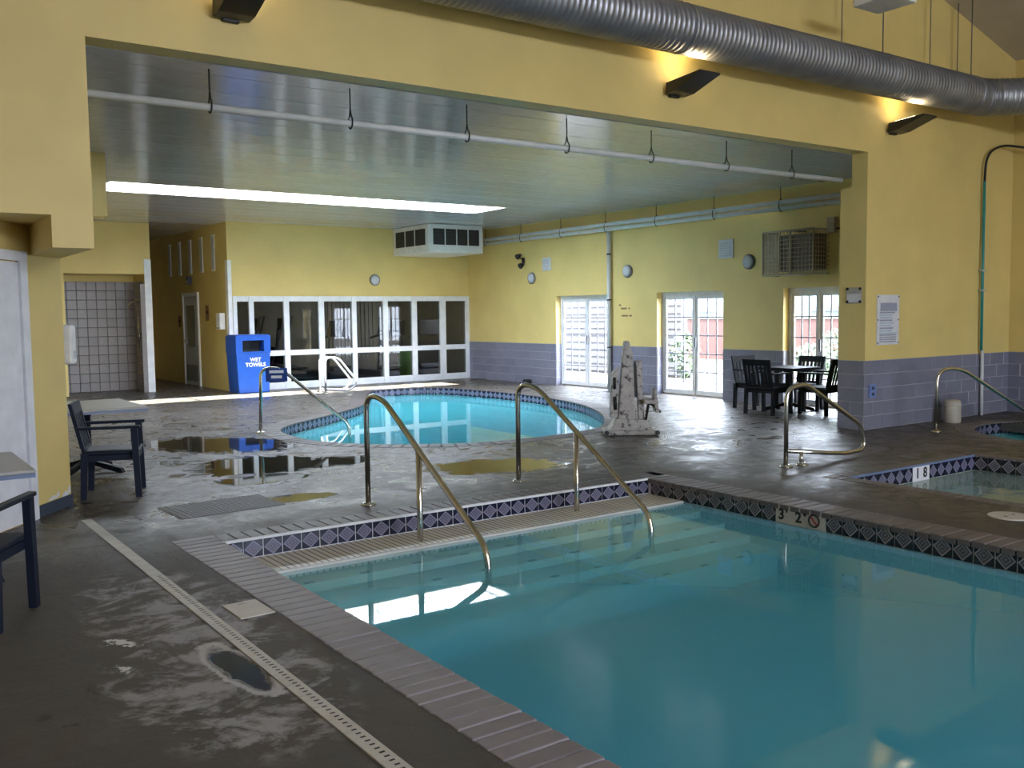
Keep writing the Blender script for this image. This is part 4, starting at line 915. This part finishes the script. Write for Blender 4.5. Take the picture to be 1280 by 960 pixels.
def machine(kind, label, loc, rz):
    g = thing(kind, label, 'exercise machine', loc, rz, 'gym machines behind the glass')
    if kind == 'treadmill':
        MB().box(-0.8, -0.38, 0.05, 0.8, 0.38, 0.2).bevel(0.02).build('deck', 'gym_dark', g); bx('belt', 'gym_grey', g, -0.7, -0.26, 0.2, 0.6, 0.26, 0.206)
        for s in (-1, 1): MB().tube(smooth_path([(0.62, 0.34 * s, 0.15), (0.78, 0.34 * s, 1.15), (0.3, 0.34 * s, 1.05)], 0.12), 0.035, 8).build('upright', 'gym_grey', g)
        MB().prism([(0.62, 1.15), (0.86, 1.1), (0.9, 1.5), (0.8, 1.52)], 'y', -0.36, 0.36).bevel(0.02).build('console', 'gym_dark', g); bx('hood', 'gym_dark', g, 0.5, -0.3, 0.2, 0.85, 0.3, 0.34, bevel=0.03)
    else:
        MB().box(-0.7, -0.25, 0.03, 0.7, 0.25, 0.1).bevel(0.02).build('base', 'gym_dark', g); MB().lathe([(0.38, -0.1), (0.4, 0), (0.38, 0.1)], 24, mtx=Matrix.Translation((0.4, 0, 0.5)) @ Matrix.Rotation(PI / 2, 4, 'X')).build('flywheel', 'gym_dark', g)
        MB().tube([(0.3, 0, 0.1), (0.15, 0, 1.35)], 0.05, 8).build('mast', 'gym_grey', g)
        MB().box(-0.03, -0.18, 1.3, 0.12, 0.18, 1.6).bevel(0.02).build('console', 'gym_dark', g)
        for s in (-1, 1):
            MB().tube(smooth_path([(0.25, 0.28 * s, 0.45), (0.0, 0.30 * s, 1.2), (-0.12, 0.26 * s, 1.65)], 0.2), 0.025, 8).build('handle', 'gym_grey', g); bx('pedal', 'gym_dark', g, -0.5, 0.16 * s - 0.08, 0.3, -0.1, 0.16 * s + 0.08, 0.36); MB().tube([(-0.6, 0.16 * s, 0.28), (0.4, 0.16 * s, 0.5)], 0.03, 8).build('pedal_arm', 'gym_grey', g)
machine('elliptical_trainer', 'elliptical trainer behind the leftmost gym panes', (8.3, 22.3, 0.012), 2.6)
machine('elliptical_trainer', 'elliptical trainer in the left middle of the gym front', (9.1, 22.6, 0.012), 2.4)
machine('treadmill', 'treadmill with a tall console in the centre of the gym front', (10.6, 23.2, 0.012), -1.6)
machine('treadmill', 'treadmill behind the centre right gym panes', (11.8, 22.9, 0.012), -1.5)
machine('treadmill', 'treadmill at the right end of the gym front', (13.0, 22.9, 0.012), -1.6)
gb = thing('gym_bin', 'lime green bin standing between the gym machines', 'bin', (12.0, 21.7, 0.012)); MB().lathe([(0.14, 0), (0.17, 0.7), (0.16, 0.72)], 18).build('body', 'lime', gb); MB().lathe([(0.175, 0.7), (0.175, 0.73), (0.1, 0.76)], 18).build('rim', 'lime', gb)
gb.location.z = 0.012

# ------------------------------------------------------------------ outside the patio doors
struct(MB().box(XR + 0.25, 4, -0.12, 19.5, 40, -0.02).build('ground_patio', 'concrete_out'), 'pale sunlit concrete outside the patio doors', 'ground')
struct(MB().box(19.5, 4, -0.12, 45, 45, -0.03).build('ground_lawn', 'lawn'), 'strip of green lawn outside', 'ground')
struct(MB().box(-20, -30, -0.12, 30, -8.2, -0.02).build('ground_rear', 'concrete_out'), 'pale ground outside behind the camera', 'ground')
hw_ = thing('siding_wall', 'white lap sided garden wall outside the far patio door', 'garden wall', (17.2, 16.9, 0))
bx('wall', 'siding_white', hw_, 0, 0, 0, 0.22, 14, 3.2)
sb = MB().prism([(0, 0), (-0.03, 0), (-0.012, 0.19), (0, 0.19)], 'y', -0.02, 14).mesh('siding_board', 'siding_white')
for k in range(16): link('siding_board', sb, hw_, (0, 0, 0.05 + k * 0.195))
fe = thing('red_fence', 'red board fence beyond the lawn', 'fence', (24.5, 20, 0))
fb = MB().box(0, 0, 0.0, 0.04, 0.285, 1.38).mesh('board', 'fence_red')
for k in range(70): link('board', fb, fe, (0, -8 + k * 0.29, 0))
bx('cap_rail', 'rail_dark', fe, -0.03, -8, 1.38, 0.08, 12.3, 1.46)
hb_ = thing('teal_house', 'pale teal house beyond the red fence', 'house', (33, 26, 0)); bx('wall', 'house_teal', hb_, 0, -12, 0, 6, 12, 6)
for k in range(6):
    f_ = bx('window', 'siding_white', hb_, -0.05, -10 + k * 3.6, 1.6, 0, -8.2 + k * 3.6, 3.4); bx('pane', 'house_glass', f_, -0.06, -9.85 + k * 3.6, 1.75, -0.05, -8.35 + k * 3.6, 3.25)
def shrub(loc, r, h, label):
    s = thing('shrub', label, 'shrub', loc, 0, 'shrubs on the lawn'); bm = bmesh.new(); rng = random.Random(int(loc[0] * 100 + loc[1] * 10))
    for k in range(260):
        a, u = rng.uniform(0, 2 * PI), rng.uniform(-1, 1); rr = r * (0.6 + 0.4 * rng.random()); q = math.sqrt(1 - u * u)
        c = Vector((rr * q * math.cos(a), rr * q * math.sin(a), h * 0.55 + h * 0.45 * u)); d1 = Vector((rng.uniform(-1, 1), rng.uniform(-1, 1), rng.uniform(-1, 1))).normalized() * 0.09; d2 = d1.orthogonal().normalized() * 0.05
        bm.faces.new([bm.verts.new(c - d1), bm.verts.new(c + d2), bm.verts.new(c + d1), bm.verts.new(c - d2)])
    me = bpy.data.meshes.new('foliage'); bm.to_mesh(me); bm.free(); me.materials.append(MATS['leaf']); tag(link('foliage', me, s), kind='stuff')
    MB().tube([(0, 0, 0), (0, 0, h * 0.6)], 0.03, 6).build('stem', 'rail_dark', s)
shrub((21.4, 16.2, -0.03), 0.55, 0.75, 'dark leafy shrub seen low in the middle patio door'); shrub((16.3, 15.9, -0.03), 0.35, 1.2, 'taller leafy shrub by the white house corner'); shrub((19.9, 14.2, -0.03), 0.55, 1.2, 'leafy shrub seen through the right patio door'); shrub((20.8, 15.1, -0.03), 0.5, 1.0, 'leafy shrub left of the red fence view in the right patio door')
